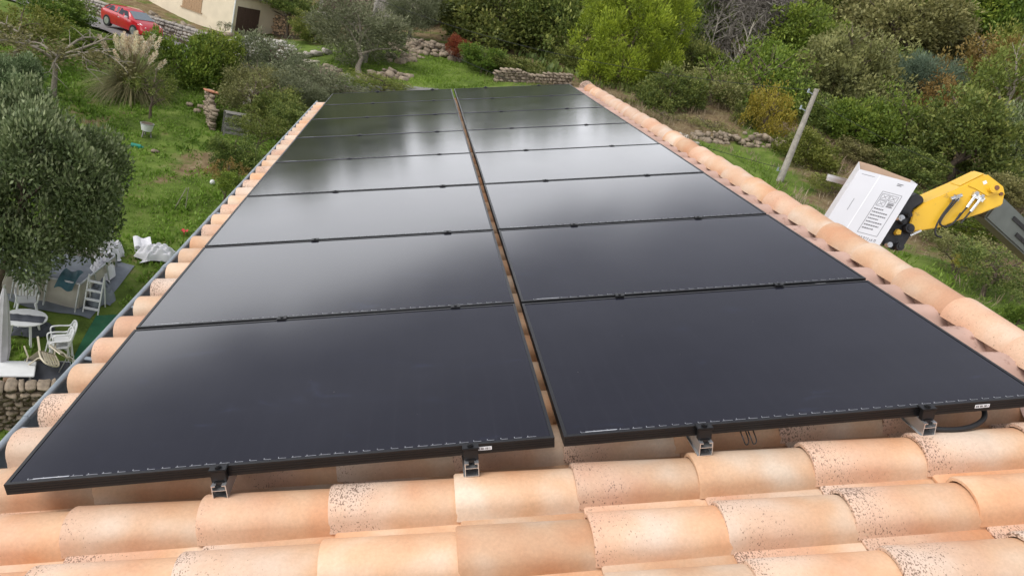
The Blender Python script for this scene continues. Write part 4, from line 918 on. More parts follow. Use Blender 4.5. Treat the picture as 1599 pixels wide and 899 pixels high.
k = MB(); k.box((0, 0, 0), (.7, .5, .06)); o = k.build('clay_slab', mat('clay', (.50, .22, .12, 1), .8), None, None, .01, (p[0] * .35 + q[0] * .65, p[1] * .35 + q[1] * .65, gz(q[0], q[1]) + 1.18), (0, .1, .5)); tag(o, 'orange clay slab lying on the ruined wall', 'slab')
p, q = spot(392, 190), spot(386, 160); stone_wall('ruin_wall', 'ruined stone wall right of the wooden crate', gnd(p), gnd(q), 1.1, .3, M['stone_grey'], 30, .45)
M['grey_wood'] = mat('weathered_wood', (.20, .19, .17, 1), .85, var=.3, scale=9)
p = spot(366, 212); cr = thing('wooden_crate', 'weathered slatted wooden crate between the ruined walls', 'crate', (p[0], p[1], gz(p[0], p[1])), (0, 0, .35))
for i in range(4):
    for y_ in (-.35, .35):
        k = MB(); k.box((0, y_, .18 + .25 * i), (1.15, .03, .14)); k.build('slat', M['grey_wood'], cr)
for x_ in (-.55, .55):
    for y_ in (-.31, .31): k = MB(); k.box((x_, y_, .55), (.08, .05, 1.1)); k.build('post', M['grey_wood'], cr)
k = MB(); k.box((0, 0, 1.1), (1.1, .6, .03)); k.build('lid', M['grey_wood'], cr)

# ------------------------------------------------------------------ poles and wires
M['pole'] = mat('weathered_pole', (.33, .30, .26, 1), .85, var=.22, scale=5, bump=.3, spots=((.15, .13, .11, 1), 3, .6))
def pole(label, top, width, hgt, arm):
    g0 = gz(top[0], top[1]); t = thing('utility_pole', label, 'pole', (top[0], top[1], g0 - .2)); H = hgt - g0 + .2
    k = MB(); k.tube([(0, 0, 0), (0, 0, H * .5), (0, 0, H)], [width * .75, width * .6, width * .45], 10); k.build('shaft', M['pole'], t, 60)
    k = MB(); k.tube([(0, 0, H - .05), (0, 0, H + .06)], width * .5, 10); k.build('cap', M['pole'], t, 60)
    for dz, l in arm:
        k = MB(); k.bar((-.05, 0, H - dz), (-l, -.1, H - dz + .08), .05, .05); k.tube([(-l, -.1, H - dz + .02), (-l, -.1, H - dz + .22)], .05, 6); k.build('bracket', M['zinc'], t)
    return t, Vector((top[0], top[1], hgt))
tR = far(1275, 141, 37); pole('weathered grey utility pole standing on the right terrace', tR, .25, tR[2], [(.25, .45), (1.1, .5), (4.3, .4)])
tL = far(586, 14, 50.2); pole('pale concrete utility pole behind the olive tree', (tL[0], tL[1]), .24, tL[2] + 4.2, [(3.6, .4)])
def wire(label, a, b, sag, r=.014):
    a, b = Vector(a), Vector(b); k = MB(); k.tube([a.lerp(b, i / 24) - Vector((0, 0, 4 * sag * (i / 24) * (1 - i / 24))) for i in range(25)], r, 5)
    tag(k.build('overhead_wire', M['rubber']), label, 'wire')
tRv = Vector(tR)
wire('thin overhead wire running from the right pole to the left pole', tRv + Vector((-.45, -.1, -.1)), (tL[0] + .1, tL[1], tL[2] + .6), .9)
wire('lower thin wire running left from the right pole', tRv + Vector((-.5, -.1, -4.1)), (tL[0] + .1, tL[1], tL[2] - .6), .7)
wire('overhead wire dropping away to the right of the pole', tRv + Vector((.1, 0, -.5)), far(1660, 318, 40), .5)

# ------------------------------------------------------------------ red hatchback
M['red_paint'] = mat('red_car_paint', (.46, .008, .016, 1), .32, .1, var=.04, coat=.8)
M['car_glass'] = mat('car_glass', (.03, .035, .04, 1), .08, var=.05)
M['screen_glass'] = mat('windscreen', (.16, .19, .21, 1), .06, var=.05)
M['tyre'] = mat('tyre', (.018, .018, .018, 1), .8); M['rim'] = mat('alloy_rim', (.55, .56, .58, 1), .3, .8)
M['lamp'] = mat('lamp_lens', (.72, .74, .76, 1), .1, coat=.5); M['black_plastic'] = mat('black_plastic', (.02, .02, .022, 1), .6)
zc = gz(carc.x, carc.y) + .10
car = thing('red_hatchback', 'red five-door hatchback parked on the road', 'car', (carc.x, carc.y, zc), (0, math.atan2(w1[2] - w2[2], 3) if False else 0, math.atan2(hd.y, hd.x)))
ST = [(-2.16, .38, .74, .78, .66, .70, .52), (-2.08, .26, .92, 1.02, .80, .80, .56), (-1.85, .22, .98, 1.22, .86, .85, .58), (-1.35, .20, .97, 1.39, .89, .88, .61), (-.7, .2, .95, 1.46, .90, .89, .64), (-.1, .2, .93, 1.465, .90, .89, .65),
      (.35, .2, .92, 1.40, .90, .89, .64), (.80, .2, .92, 1.17, .90, .88, .66), (1.18, .2, .92, .97, .90, .87, .70), (1.60, .2, .86, .90, .88, .84, .64), (1.98, .22, .74, .78, .82, .76, .52), (2.14, .28, .58, .62, .68, .62, .4), (2.19, .36, .48, .5, .5, .46, .3)]
def sect(s_):
    x, zl, zb_, zt, a_, b_, c_ = s_
    h = [(a_ * .6, zl), (a_ * .97, zl + .02), (a_, zl + .16), (b_ + .018, (zl + zb_) / 2 + .08), (b_, zb_ - .01), (b_ - .03, zb_ + (zt - zb_) * .12), (c_ + .02, zt - (zt - zb_) * .10), (c_ * .82, zt), (0, zt + .015)]
    return [(x, y, z) for y, z in h] + [(x, -y, z) for y, z in h[-2::-1]]
cb = MB(); secs = [sect(s_) for s_ in ST]; n = len(secs[0])
for s_ in secs: cb.v += s_
for i in range(len(secs) - 1):
    for j in range(n): a_, b_ = i * n + j, i * n + (j + 1) % n; cb.f.append((a_, b_, b_ + n, a_ + n))
cb.f += [tuple(range(n)), tuple(range((len(secs) - 1) * n, len(secs) * n))[::-1]]
body = cb.build('body', M['red_paint'], car, 38)
def lerp(a_, b_, t): return tuple(x + (y - x) * t for x, y in zip(a_, b_))
def at_x(x, idx):                                        # body surface point of contour idx at length x
    for i in range(len(ST) - 1):
        if ST[i][0] <= x <= ST[i + 1][0]: return Vector(lerp(secs[i][idx], secs[i + 1][idx], (x - ST[i][0]) / (ST[i + 1][0] - ST[i][0])))
def pane(name, x0, x1, i0, i1, f0, f1, m, sgn, x0t=None, x1t=None):
    k = MB(); P = []
    for x, xt in ((x0, x0t), (x1, x1t)):
        P.append(at_x(x, i0).lerp(at_x(x, i1), f0)); xt = x if xt is None else xt; P.append(at_x(xt, i0).lerp(at_x(xt, i1), f1))
    P = [Vector((p.x, p.y * sgn, p.z)) for p in (P[0], P[2], P[3], P[1])]; nn_ = Vector((0, sgn, .45)).normalized()
    k.prism(P, nn_ * -.004, nn_ * .008); return k.build(name, m, car)
for sg in (1, -1):
    pane('window', -.28, .78, 5, 6, .05, .95, M['car_glass'], sg, -.22, .42); pane('window', -1.30, -.36, 5, 6, .05, .95, M['car_glass'], sg, -1.15, -.32)
    pane('window', -1.72, -1.38, 5, 6, .15, .85, M['car_glass'], sg, -1.45, -1.24)
    for x_ in (-.32,): k = MB(); k.bar(at_x(x_, 2) * 1 if sg > 0 else Vector((at_x(x_, 2).x, -at_x(x_, 2).y, at_x(x_, 2).z)), Vector((at_x(x_, 4).x, sg * (at_x(x_, 4).y + .006), at_x(x_, 4).z)), .012, .012); k.build('door_seam', M['black_plastic'], car)
    for x_ in (-.15,): k = MB(); k.box((x_, sg * .905, .80), (.16, .03, .03)); k.build('door_handle', M['lamp'], car)
    k = MB(); k.box((.66, sg * .98, 1.0), (.12, .16, .12)); k.build('wing_mirror', M['lamp'], car, None, .02)
    k = MB(); k.prism([Vector((1.62, sg * .80, .74)), Vector((2.02, sg * .64, .62)), Vector((2.06, sg * .46, .64)), Vector((1.72, sg * .66, .82))], (0, sg * .035, .02), (.02, sg * .06, .05)); k.build('headlight', M['lamp'], car)
    k = MB(); k.box((2.13, sg * .45, .36), (.06, .22, .10)); k.build('air_intake', M['black_plastic'], car)
    k = MB(); k.box((-2.06, sg * .68, .86), (.08, .2, .16)); k.build('tail_light', mat('tail_red', (.3, .01, .01, 1), .2), car)
    for x_ in (-1.31, 1.32):
        wh = MB(); wh.tube([(x_, sg * .70, .315), (x_, sg * .915, .315)], .36, 20); wh.build('wheel_arch', M['black_plastic'], car, 40)
        wh = MB(); wh.tube([(x_, sg * .72, .315), (x_, sg * .925, .315)], .318, 20); wo_ = wh.build('wheel', M['tyre'], car, 40)
        wh = MB(); wh.tube([(x_, sg * .90, .315), (x_, sg * .930, .315)], .225, 16)
        for q in range(5):
            a_ = q * 1.2566; wh.bar((x_, sg * .93, .315), (x_ + math.cos(a_) * .21, sg * .93, .315 + math.sin(a_) * .21), .05, .012, (0, 1, 0))
        wh.build('rim', M['rim'], wo_)
k = MB(); P = [at_x(.40, 7), at_x(1.12, 7), at_x(1.12, 7), at_x(.40, 7)]
ws = [Vector((.42, .60, 1.365)), Vector((1.14, .70, 1.0)), Vector((1.14, -.70, 1.0)), Vector((.42, -.60, 1.365))]; k.prism(ws, (.0, 0, -.01), (.012, 0, .018)); k.build('windscreen', M['screen_glass'], car)
k = MB(); k.prism([Vector((-2.02, .55, 1.06)), Vector((-1.62, .55, 1.31)), Vector((-1.62, -.55, 1.31)), Vector((-2.02, -.55, 1.06))], (0, 0, 0), (-.02, 0, .03)); k.build('rear_window', M['car_glass'], car)
k = MB(); k.prism([Vector((2.16, y_, z_)) for y_, z_ in ((-.10, .66), (.10, .66), (.07, .46), (0, .36), (-.07, .46))], (-.06, 0, 0), (.03, 0, -.02)); k.build('grille', M['rim'], car)
k = MB(); k.box((2.20, -.33, .46), (.02, .40, .10)); k.build('number_plate', M['white_paint'], car)
k = MB(); k.box((2.10, 0, .30), (.16, 1.1, .10)); k.build('lower_bumper', M['black_plastic'], car)

# ------------------------------------------------------------------ carton, boom and forks beyond the ridge
M['carton'] = mat('white_carton', (.60, .61, .635, 1), .55, var=.03, scale=3)
M['kraft'] = mat('kraft_board', (.42, .29, .20, 1), .85, var=.1)
M['yellow'] = mat('yellow_paint', (.74, .45, .030, 1), .42, var=.05, scale=3, coat=.1, spots=((.26, .15, .06, 1), 9, .63), bump=.08)
M['boom_grey'] = mat('boom_grey', (.16, .18, .17, 1), .45, .4, var=.15)
M['black_iron'] = mat('black_iron', (.022, .022, .024, 1), .55, .2, var=.3, scale=14, bump=.3)
M['bright_steel'] = mat('bright_steel', (.62, .62, .60, 1), .25, .95, var=.1)
BD = 8.0
TLc, TRc, BLc = Vector(far(1342, 264, BD)), Vector(far(1433, 288, BD)), Vector(far(1279, 362, BD - .12))
bx, by = TRc - TLc, BLc - TLc; bn = bx.cross(by).normalized()
if bn.dot(Vector(ray(1380, 310))) < 0: bn = -bn         # bn points away from the viewer
bn = (Vector((bn.x, bn.y, 0)).normalized() * .3 + Vector(ray(1342, 264)).normalized() * .7); bn.z = .0; bn.normalize()
BDP = .42
bt = thing('carton', 'open white cardboard carton with printed label held on the forks', 'box', BLc)
def bp_(a_, b_, d_=0): return TLc + bx * a_ + by * b_ + bn * d_ - BLc
def slab(name, m, pts_, off, parent=None):
    k = MB(); k.prism(pts_, Vector((0, 0, 0)), off); return k.build(name, m, parent or bt)
slab('front_panel', M['carton'], [bp_(0, 0), bp_(1, 0), bp_(1, 1), bp_(0, 1)], bn * .008)
slab('back_panel', M['kraft'], [bp_(0, -.075, BDP), bp_(.3, -.07, BDP), bp_(.62, -.035, BDP), bp_(1, .0, BDP), bp_(1, 1, BDP), bp_(0, 1, BDP)], bn * .008)
slab('side_panel', M['carton'], [bp_(0, 0, .008), bp_(0, -.065, BDP), bp_(0, 1, BDP), bp_(0, 1, .008)], bx.normalized() * .008)
slab('side_panel', M['carton'], [bp_(1, 0, .008), bp_(1, 0, BDP), bp_(1, 1, BDP), bp_(1, 1, .008)], bx.normalized() * -.008)
slab('bottom_panel', M['kraft'], [bp_(0, .99, .008), bp_(1, .99, .008), bp_(1, .99, BDP), bp_(0, .99, BDP)], -by.normalized() * .008)
slab('crease', M['white_print'], [bp_(.36, .02), bp_(.375, .02), bp_(.375, .98), bp_(.36, .98)], -bn * .0015)
pr_ = MB()
def mark(a0, b0, a1, b1): pr_.prism([bp_(a0, b0), bp_(a1, b0), bp_(a1, b1), bp_(a0, b1)], -bn * .0005, -bn * .0022)
def line(a0, b0, a1, b1, w_=.004):
    p, q = bp_(a0, b0), bp_(a1, b1); pr_.bar(p - bn * .0012, q - bn * .0012, .004 if w_ == .004 else w_, .002, tuple(bn))
line(.55, .22, .88, .22); line(.88, .22, .88, .86); line(.88, .86, .55, .86); line(.55, .86, .55, .22)
for (i, j) in ((0, 0), (1, 0), (0, 1)):
    a0, b0 = .575 + .145 * i, .25 + .10 * j; a1, b1 = a0 + .125, b0 + .085
    line(a0, b0, a1, b0); line(a1, b0, a1, b1); line(a1, b1, a0, b1); line(a0, b1, a0, b0)
    line(a0 + .02, b0 + .012, a1 - .02, b1 - .012) ; line(a0 + .02, b1 - .012, a1 - .02, b0 + .012)
mark(.735, .355, .84, .365); mark(.735, .372, .84, .392); mark(.735, .398, .82, .408); mark(.735, .414, .84, .428)
for i in range(7):
    b0 = .47 + .050 * i; g0 = random.Random(i); a_ = .575
    while a_ < .575 + (.24 if i % 3 else .16): w_ = g0.uniform(.012, .035); mark(a_, b0, a_ + w_, b0 + .018); a_ += w_ + .008
mark(.70, .06, .80, .072); mark(.70, .082, .78, .094); line(.20, .42, .20, .60); line(.08, .055, .30, .055)
mark(.03, .80, .05, .83); mark(.03, .84, .05, .86)
g0 = random.Random(4); a_ = .03
while a_ < .9:                                           # worn stencilled lettering along the lower edge
    w_ = g0.uniform(.018, .034)
    for q in range(3):
        if g0.random() < .75: mark(a_ + w_ * q / 3, .905 + .012 * g0.random(), a_ + w_ * (q + .6) / 3, .945)
    if g0.random() < .6: mark(a_, .905, a_ + w_ * .8, .914)
    a_ += w_ + .014
tag(pr_.build('print', mat('grey_ink', (.17, .17, .18, 1), .8), bt), kind='stuff')
def zb(x, y, D): return Vector(far(1360 + x / 5.289, 250 + y / 5.289, D))
# long aluminium rail carried on the forks behind the carton
k = MB(); k.bar(far(1291, 278, 8.75), far(1441, 317, 8.55), .05, .05); k.bar(Vector(far(1291, 276, 8.75)) + Vector((0, 0, .012)), Vector(far(1441, 315, 8.55)) + Vector((0, 0, .012)), .02, .045)
tag(k.build('spare_rail', M['alu']), 'spare aluminium rail lying behind the white carton', 'rail')
tele = thing('telehandler', 'yellow telehandler reaching over the ridge with grey telescopic boom', 'telehandler', (11.5, 6.5, gz(11.5, 6.5)))
tb0 = Vector(tele.location)
sideP = [(300, 592), (345, 594), (560, 560), (700, 508), (920, 440), (1088, 372), (1102, 290), (1086, 220), (958, 120), (740, 226), (450, 352), (352, 428)]
NP = [zb(x, y, 8.30) for x, y in sideP]
EXT = zb(835, 88, 8.78) - zb(958, 120, 8.30)
k = MB(); k.prism([p - tb0 for p in NP], (0, 0, 0), EXT); head = k.build('boom_head', M['yellow'], tele, None, .012)
nv = -(NP[2] - NP[8]).cross(NP[10] - NP[8]).normalized()
if nv.dot(Vector(ray(1480, 320))) > 0: nv = -nv          # towards the viewer
def onplate(x, y, o_=0): return zb(x, y, 8.30) + nv * o_ - tb0
k = MB(); k.prism([onplate(x, y) for x, y in [(800, 212), (850, 232), (960, 298), (1086, 270), (1100, 290), (1086, 220), (960, 122), (850, 170)]], nv * .002, nv * .012); k.build('cheek_plate', M['yellow'], head)
k = MB(); k.tube([onplate(985, 243, -.02), onplate(985, 243, .07)], .045, 16); k.tube([onplate(985, 243, .065), onplate(985, 243, .075)], .028, 12); k.build('pivot_boss', M['yellow'], head, 50)
for (x, y, r_) in ((1004, 236, .027), (1070, 280, .020)):
    k = MB(); k.tube([onplate(x, y, .0), onplate(x, y, .082 if x < 1050 else .016)], r_, 12); k.build('pin', mat('rusty_pin', (.16, .07, .04, 1), .8), head, 50)
k = MB(); k.prism([onplate(x, y) for x, y in [(915, 180), (945, 168), (955, 192), (925, 206)]], nv * .0125, nv * .0145); k.build('sticker', M['white_print'], head)
k = MB(); k.prism([p + EXT * .12 - tb0 for p in (zb(945, 122, 8.3), zb(745, 222, 8.3))] + [p + EXT * .8 - tb0 for p in (zb(745, 222, 8.3), zb(945, 122, 8.3))], (0, 0, .0), (0, 0, .010)); k.build('top_cover', M['yellow'], head)
for i, pp in enumerate(([(690, 300), (650, 350), (560, 470), (515, 560), (515, 620), (560, 640)], [(700, 320), (640, 390), (575, 470), (550, 530), (600, 552), (660, 520), (720, 440)])):
    k = MB(); k.tube(smooth_path([onplate(x, y, .05) for x, y in pp], 8), .011, 8); k.build('hose', M['rubber'], head, 60)
for (x0, y0, x1, y1) in ((850, 285, 770, 395), (895, 310, 800, 430)):
    k = MB(); k.tube([onplate(x0, y0, .045), onplate(x1, y1, .045)], .017, 10); k.tube([onplate(x0 + 10, y0 - 15, .045), onplate(x0 - 6, y0 + 8, .045)], .026, 6); k.build('hydraulic_coupling', M['bright_steel'], head, 50)
    k = MB(); k.tube([onplate(x1, y1, .045), onplate(x1 - 75, y1 + 95, .035)], .010, 8); k.build('hose', M['rubber'], head, 60)
k = MB(); k.tube([onplate(640, 325, .04), onplate(730, 295, .04)], .022, 8); k.box(onplate(690, 315, .035), (.05, .05, .06)); k.build('valve_block', M['bright_steel'], head, 50)
k = MB(); k.bar(onplate(830, 280, .02), onplate(915, 330, .02), .06, .05); k.build('coupling_bracket', M['bright_steel'], head)
# grey telescopic section running down to the machine beside the house
b0 = (zb(1000, 385, 8.33) + zb(1000, 385, 8.33) + EXT) / 2; b1 = Vector(far(1760, 520, 10.0)) + EXT * .5
upv = Vector((0, 0, 1)); k = MB(); k.bar(b0 - tb0, b1 - tb0, .26, .30); k.build('boom_section', M['boom_grey'], tele, None, .02)
dr_ = (b1 - b0).normalized(); sdv = dr_.cross(upv).normalized(); ub = sdv.cross(dr_)
if sdv.dot(Vector(ray(1560, 350))) > 0: sdv = -sdv
for f0, f1, o_ in ((.10, .42, .06), (.16, .60, -.05)):
    p0_, p1_ = b0.lerp(b1, f0) + sdv * .132 + ub * o_, b0.lerp(b1, f1) + sdv * .132 + ub * o_; k = MB(); k.bar(p0_ - tb0, p1_ - tb0, .02, .045); k.build('wear_strip', M['black_iron'], tele)
b2 = tb0 + Vector((.2, 1.2, 2.1)); k = MB(); k.bar(b1.lerp(b0, .15) - tb0, b2 - tb0, .36, .42); k.build('outer_boom', M['yellow'], tele, None, .02)
k = MB(); k.box((0, 1.0, 1.0), (1.5, 4.6, .7)); k.build('chassis', M['black_iron'], tele, None, .05)
k = MB(); k.box((.55, .8, 1.9), (.9, 1.5, 1.4)); k.build('cab', M['car_glass'], tele, None, .08)
k = MB(); k.box((-.5, 1.1, 1.55), (.7, 2.0, .6)); k.build('engine_cover', M['yellow'], tele, None, .06)
for sx in (-1, 1):
    for yy in (-.7, 2.6):
        k = MB(); k.tube([(sx * .75, yy, .58), (sx * 1.15, yy, .58)], .58, 22); k.build('wheel', M['tyre'], tele, 40)
# black carriage between boom head and carton
cg = [(330, 300), (380, 278), (425, 300), (440, 340), (400, 372), (350, 400), (330, 470), (340, 560), (330, 620), (285, 690), (240, 740), (180, 745), (90, 700), (130, 590), (215, 470), (265, 380)]
k = MB(); k.prism([zb(x, y, 8.34) - tb0 for x, y in cg], (0, 0, 0), EXT * .8); car_ = k.build('fork_carriage', M['black_iron'], tele, None, .008)
for (x, y, r_, m_) in ((305, 565, .052, 'black_iron'), (236, 482, .036, 'bright_steel'), (305, 455, .028, 'black_iron'), (255, 510, .03, 'black_iron'), (140, 700, .03, 'bright_steel'), (225, 715, .045, 'black_iron')):
    k = MB(); k.tube([onplate(x, y, -.02), onplate(x, y, .05)], r_, 14); k.tube([onplate(x, y, .05), onplate(x, y, .06)], r_ * .55, 10); k.build('pin', M[m_], car_, 50)
k = MB(); k.prism([onplate(x, y, .0) for x, y in [(195, 600), (215, 570), (240, 585), (235, 615), (205, 618)]], nv * -.03, nv * .03); k.build('yellow_lug', M['yellow'], car_)
k = MB(); k.tube([onplate(310, 625, .03), onplate(400, 585, .03)], .016, 10); k.build('ram_rod', M['bright_steel'], car_, 50)
for dd in (.08, .34):
    p = bp_(.5, 1.01, dd) + BLc; fk = MB(); fk.bar(p - bx * .62 - tb0 - up * .03, p + bx * .62 - tb0 - up * .03, .10, .045); fk.build('fork', M['black_iron'], tele)

# ------------------------------------------------------------------ special plants of the garden
def blades(name, g, base, n, L0, L1, spread, droop, w_, m, parent=None, seg=4):
    """arching blades from one tuft"""
    r = np.random.default_rng(g); V, F, T_ = [], [], []
    for i in range(n):
        a = r.uniform(0, 6.283); tilt = r.random() ** .6 * spread; L_ = r.uniform(L0, L1); d = np.array([math.cos(a) * math.sin(tilt), math.sin(a) * math.sin(tilt), math.cos(tilt)])
        p = np.array(base) + np.array([math.cos(a), math.sin(a), 0]) * r.random() * L0 * .12; sd_ = np.array([-math.sin(a), math.cos(a), 0]) * w_ / 2; t_ = r.random()
        o = len(V)
        for k in range(seg + 1):
            f = k / seg; V += [p - sd_ * (1 - f * .85), p + sd_ * (1 - f * .85)]; T_ += [t_, t_]; p = p + d * L_ / seg; d = d + np.array([0, 0, -droop / seg * (1 + tilt)]); d = d / np.linalg.norm(d)
        for k in range(seg): F.append((o + 2 * k, o + 2 * k + 1, o + 2 * k + 3, o + 2 * k + 2))
    return ob(name, fast_mesh(name, V, F, T_), m, parent)
def plume_mesh(seed, L_, r_, n=110):
    r = np.random.default_rng(seed); V, T_ = [], []
    for i in range(n):
        f = r.random(); rad = r_ * math.sin(math.pi * min(1, .12 + .88 * f)) ** .7; a = r.uniform(0, 6.28); p = np.array([math.cos(a) * rad * r.random(), math.sin(a) * rad * r.random(), f * L_])
        d = np.array([math.cos(a) * .5, math.sin(a) * .5, 1.0]) + r.normal(size=3) * .2; d /= np.linalg.norm(d); s_ = np.cross(d, r.normal(size=3)); s_ /= np.linalg.norm(s_); l = L_ * .20
        V += [p, p + d * l * .5 + s_ * l * .14, p + d * l, p + d * l * .5 - s_ * l * .14]; T_ += [r.random()] * 4
    return fast_mesh('plume', V, np.arange(len(V)).reshape(-1, 4), T_)
p = spot(203, 148); pg = thing('pampas_grass', 'big pampas grass clump with cream plumes below the red car', 'grass', (p[0], p[1], p[2]))
PS = 1.0
blades('blades', 5, (0, 0, 0), 2200, 1.5, 3.0, 1.1, 1.0, .04, LEAF['pampas'], pg, 5)
gg = random.Random(9); pm = [plume_mesh(i, .70, .11) for i in range(3)]
for i in range(38):
    a = gg.uniform(0, 6.28); tl = gg.uniform(.08, .62); L_ = gg.uniform(1.9, 2.8); d = Vector((math.cos(a) * math.sin(tl), math.sin(a) * math.sin(tl), math.cos(tl))); e = d * L_
    o = ob('plume', pm[i % 3], LEAF['plume'], pg, e - d * .1); o.rotation_euler = d.to_track_quat('Z', 'Y').to_euler()
    k = MB(); k.tube([(0, 0, 0), e * .5 + Vector((0, 0, .05)), e], .010, 4); k.build('stalk', LEAF['straw'], pg)
# bare spreading fig with sparse leaves
def fig(label, px, py, D, R, H, seed, leafcrown, leafmat_, wpx, hpx, cx, cy, r0=.16, nl=9):
    p = spot(px, py); t = thing('fig_tree', label, 'tree', (p[0], p[1], p[2] - .05)); g = random.Random(seed); k = MB()
    k.tube([(0, 0, 0), (.02, 0, H * .25), (.0, .02, H * .45)], [r0, r0 * .75, r0 * .7], 8); top_ = Vector((0, 0, H * .42)); tips = []
    for i in range(nl):
        a = 6.283 * i / nl + g.uniform(-.3, .3); q = top_; d = Vector((math.cos(a), math.sin(a), g.uniform(.25, .9))).normalized(); path = [q.copy()]
        for s_ in range(6):
            q = q + d * R / 5; d = (d + Vector((g.uniform(-.3, .3), g.uniform(-.3, .3), -.16 + g.uniform(-.1, .1)))).normalized(); path.append(q.copy())
            if s_ > 0:
                for _ in range(2):
                    d2 = (d + Vector((g.uniform(-.9, .9), g.uniform(-.9, .9), g.uniform(-.2, .8)))).normalized(); k.tube([q, q + d2 * R * .16, q + d2 * R * .26 + Vector((0, 0, -.08))], [r0 * .16, r0 * .1, r0 * .05], 4)
        k.tube(path, [r0 * .5 * (1 - .13 * s_) for s_ in range(7)], 6)
    k.build('trunk', M['pale_bark'], t, 60)
    c = Vector(far(cx, cy, D)) - Vector(t.location); o = ob('crown', CR[leafcrown], None, t, c); o.scale = (wpx * D / FPX / 2, wpx * D / FPX / 2, hpx * D / FPX / 2)
    me = CR[leafcrown]
    if not me.materials: me.materials.append(None)
    o.material_slots[0].link = 'OBJECT'; o.material_slots[0].material = LEAF[leafmat_]
    return t
fig('bare spreading fig tree with pale twisting branches on the lawn', 83, 152, 33, 3.4, 4.2, 3, 'sparse', 'drab', 200, 100, 75, 85)
# dead pale trees and a grey leafless one on the slope
def dead(label, px, py, D, hgt, lean, seed, r0=.16, twig=0):
    p = far(px, py, D); z = gz(p[0], p[1]); t = thing('dead_tree', label, 'tree', (p[0], p[1], z - .1)); g = random.Random(seed); k = MB()
    H = p[2] - z + hgt; a = Vector((0, 0, 0)); b = Vector((lean[0], lean[1], H)); path = [a.lerp(b, i / 6) + Vector((g.uniform(-.1, .1), g.uniform(-.1, .1), 0)) for i in range(7)]
    k.tube(path, [r0 * (1 - .12 * i) for i in range(7)], 6)
    for i in range(9):
        f = .35 + .6 * i / 9; q = a.lerp(b, f); an = g.uniform(0, 6.28); e = q + Vector((math.cos(an), math.sin(an), g.uniform(.5, 1.5))) * H * .16; k.tube([q, q.lerp(e, .5) + Vector((0, 0, .1)), e], [r0 * .45, r0 * .3, r0 * .1], 5)
        for j in range(3 + twig):
            e2 = e + Vector((g.uniform(-1, 1), g.uniform(-1, 1), g.uniform(0, 1.2))) * H * .11; k.tube([q.lerp(e, g.uniform(.4, 1)), e2], [r0 * .16, r0 * .05], 4)
    k.build('trunk', M['dead_wood'], t, 60); return t
dead('dead pale trunk standing among bushes right of the pine', 1140, 95, 52, 1.6, (.5, 0), 1, .10)
dead('bleached forked dead tree at the top edge right of the pine', 1163, 60, 56, 1.4, (.4, .3), 2, .10)
dead('long dead trunk leaning right above the wooden pole', 1250, 95, 55, 1.8, (2.4, 0), 3, .11)
dead('thin grey leafless tree between pine and green tree', 1120, 60, 57, 2.0, (-.3, .3), 6, .06, 5)
_tw = plant('bare_tree', 'grey leafless crown of twigs at the top edge right of the pine', 'tree', 'feather', 'twig', 1155, 22, 130, 110, 62, bark='dead_wood')
dead('pale trunk of the leaning tree above the boom elbow', 1545, 215, 48, 1.2, (.9, 0), 8, .13)
# yucca in flower by the brown building
p = far(485, 42, 58); yz = gz(p[0], p[1]); yu = thing('yucca', 'yucca with cream flower spikes in front of the brown building', 'plant', (p[0], p[1], p[2] - 1.2))
blades('leaves', 8, (0, 0, .1), 420, .6, 1.0, 1.4, .25, .05, LEAF['oak'], yu, 3)
for i, (dx, dy) in enumerate(((-.55, 0), (-.2, .3), (.05, -.2), (.95, 0), (1.25, .2))):
    o = ob('flower_spike', plume_mesh(40 + i, 1.0, .22, 170), LEAF['yucca'], yu, (dx * .8, dy, .95 + .12 * math.sin(i * 2)))
    k = MB(); k.tube([(dx * .3, dy * .3, 0), (dx * .8, dy, 1.1)], .03, 5); k.build('flower_stalk', M['pale_bark'], yu)
plant('dark_shrub', 'dark leafy shrub under the yucca flowers', 'shrub', 'bush0', 'oak', 490, 45, 72, 46, 57)
plant('cypress_shrub', 'dark shrub at the top edge above the yucca', 'shrub', 'bush1', 'oak', 455, 5, 90, 40, 60)
plant('terrace_plant', 'small spiky plant at the house corner by the downspout', 'plant', 'sparse', 'olive', 352, 42, 24, 20, 56.5)

# ------------------------------------------------------------------ things lying in the garden
M['plastic'] = mat('white_plastic', (.70, .71, .70, 1), .4, var=.06, scale=4, spots=((.50, .48, .43, 1), 4, .66))
M['beige'] = mat('beige_plastic', (.56, .50, .38, 1), .5, var=.1)
M['tarp'] = mat('white_tarp', (.66, .66, .68, 1), .6, var=.1, scale=3)
M['slate'] = mat('dark_canvas', (.055, .06, .075, 1), .7, var=.2)
M['pool_liner'] = mat('pool_liner', (.40, .37, .31, 1), .6, var=.14, scale=2, spots=((.24, .22, .18, 1), 2, .58))
M['ground_sheet'] = mat('grey_sheet', (.155, .175, .195, 1), .6, var=.25, scale=2)
M['teal'] = mat('teal_tarp', (.035, .10, .12, 1), .55, var=.25, scale=4)
M['mat_green'] = mat('green_mat', (.020, .115, .050, 1), .9, var=.2, scale=3, spots=((.07, .11, .05, 1), 3, .60))
M['steel'] = mat('galvanised', (.50, .51, .52, 1), .4, .6, var=.15)
GZ0 = -9.98
def gp(px, py, z=None): q = on(px, py, GZ0 if z is None else z); return Vector((q[0], q[1], GZ0 if z is None else z))
def flat_ground(x, y): return gz(x, y)
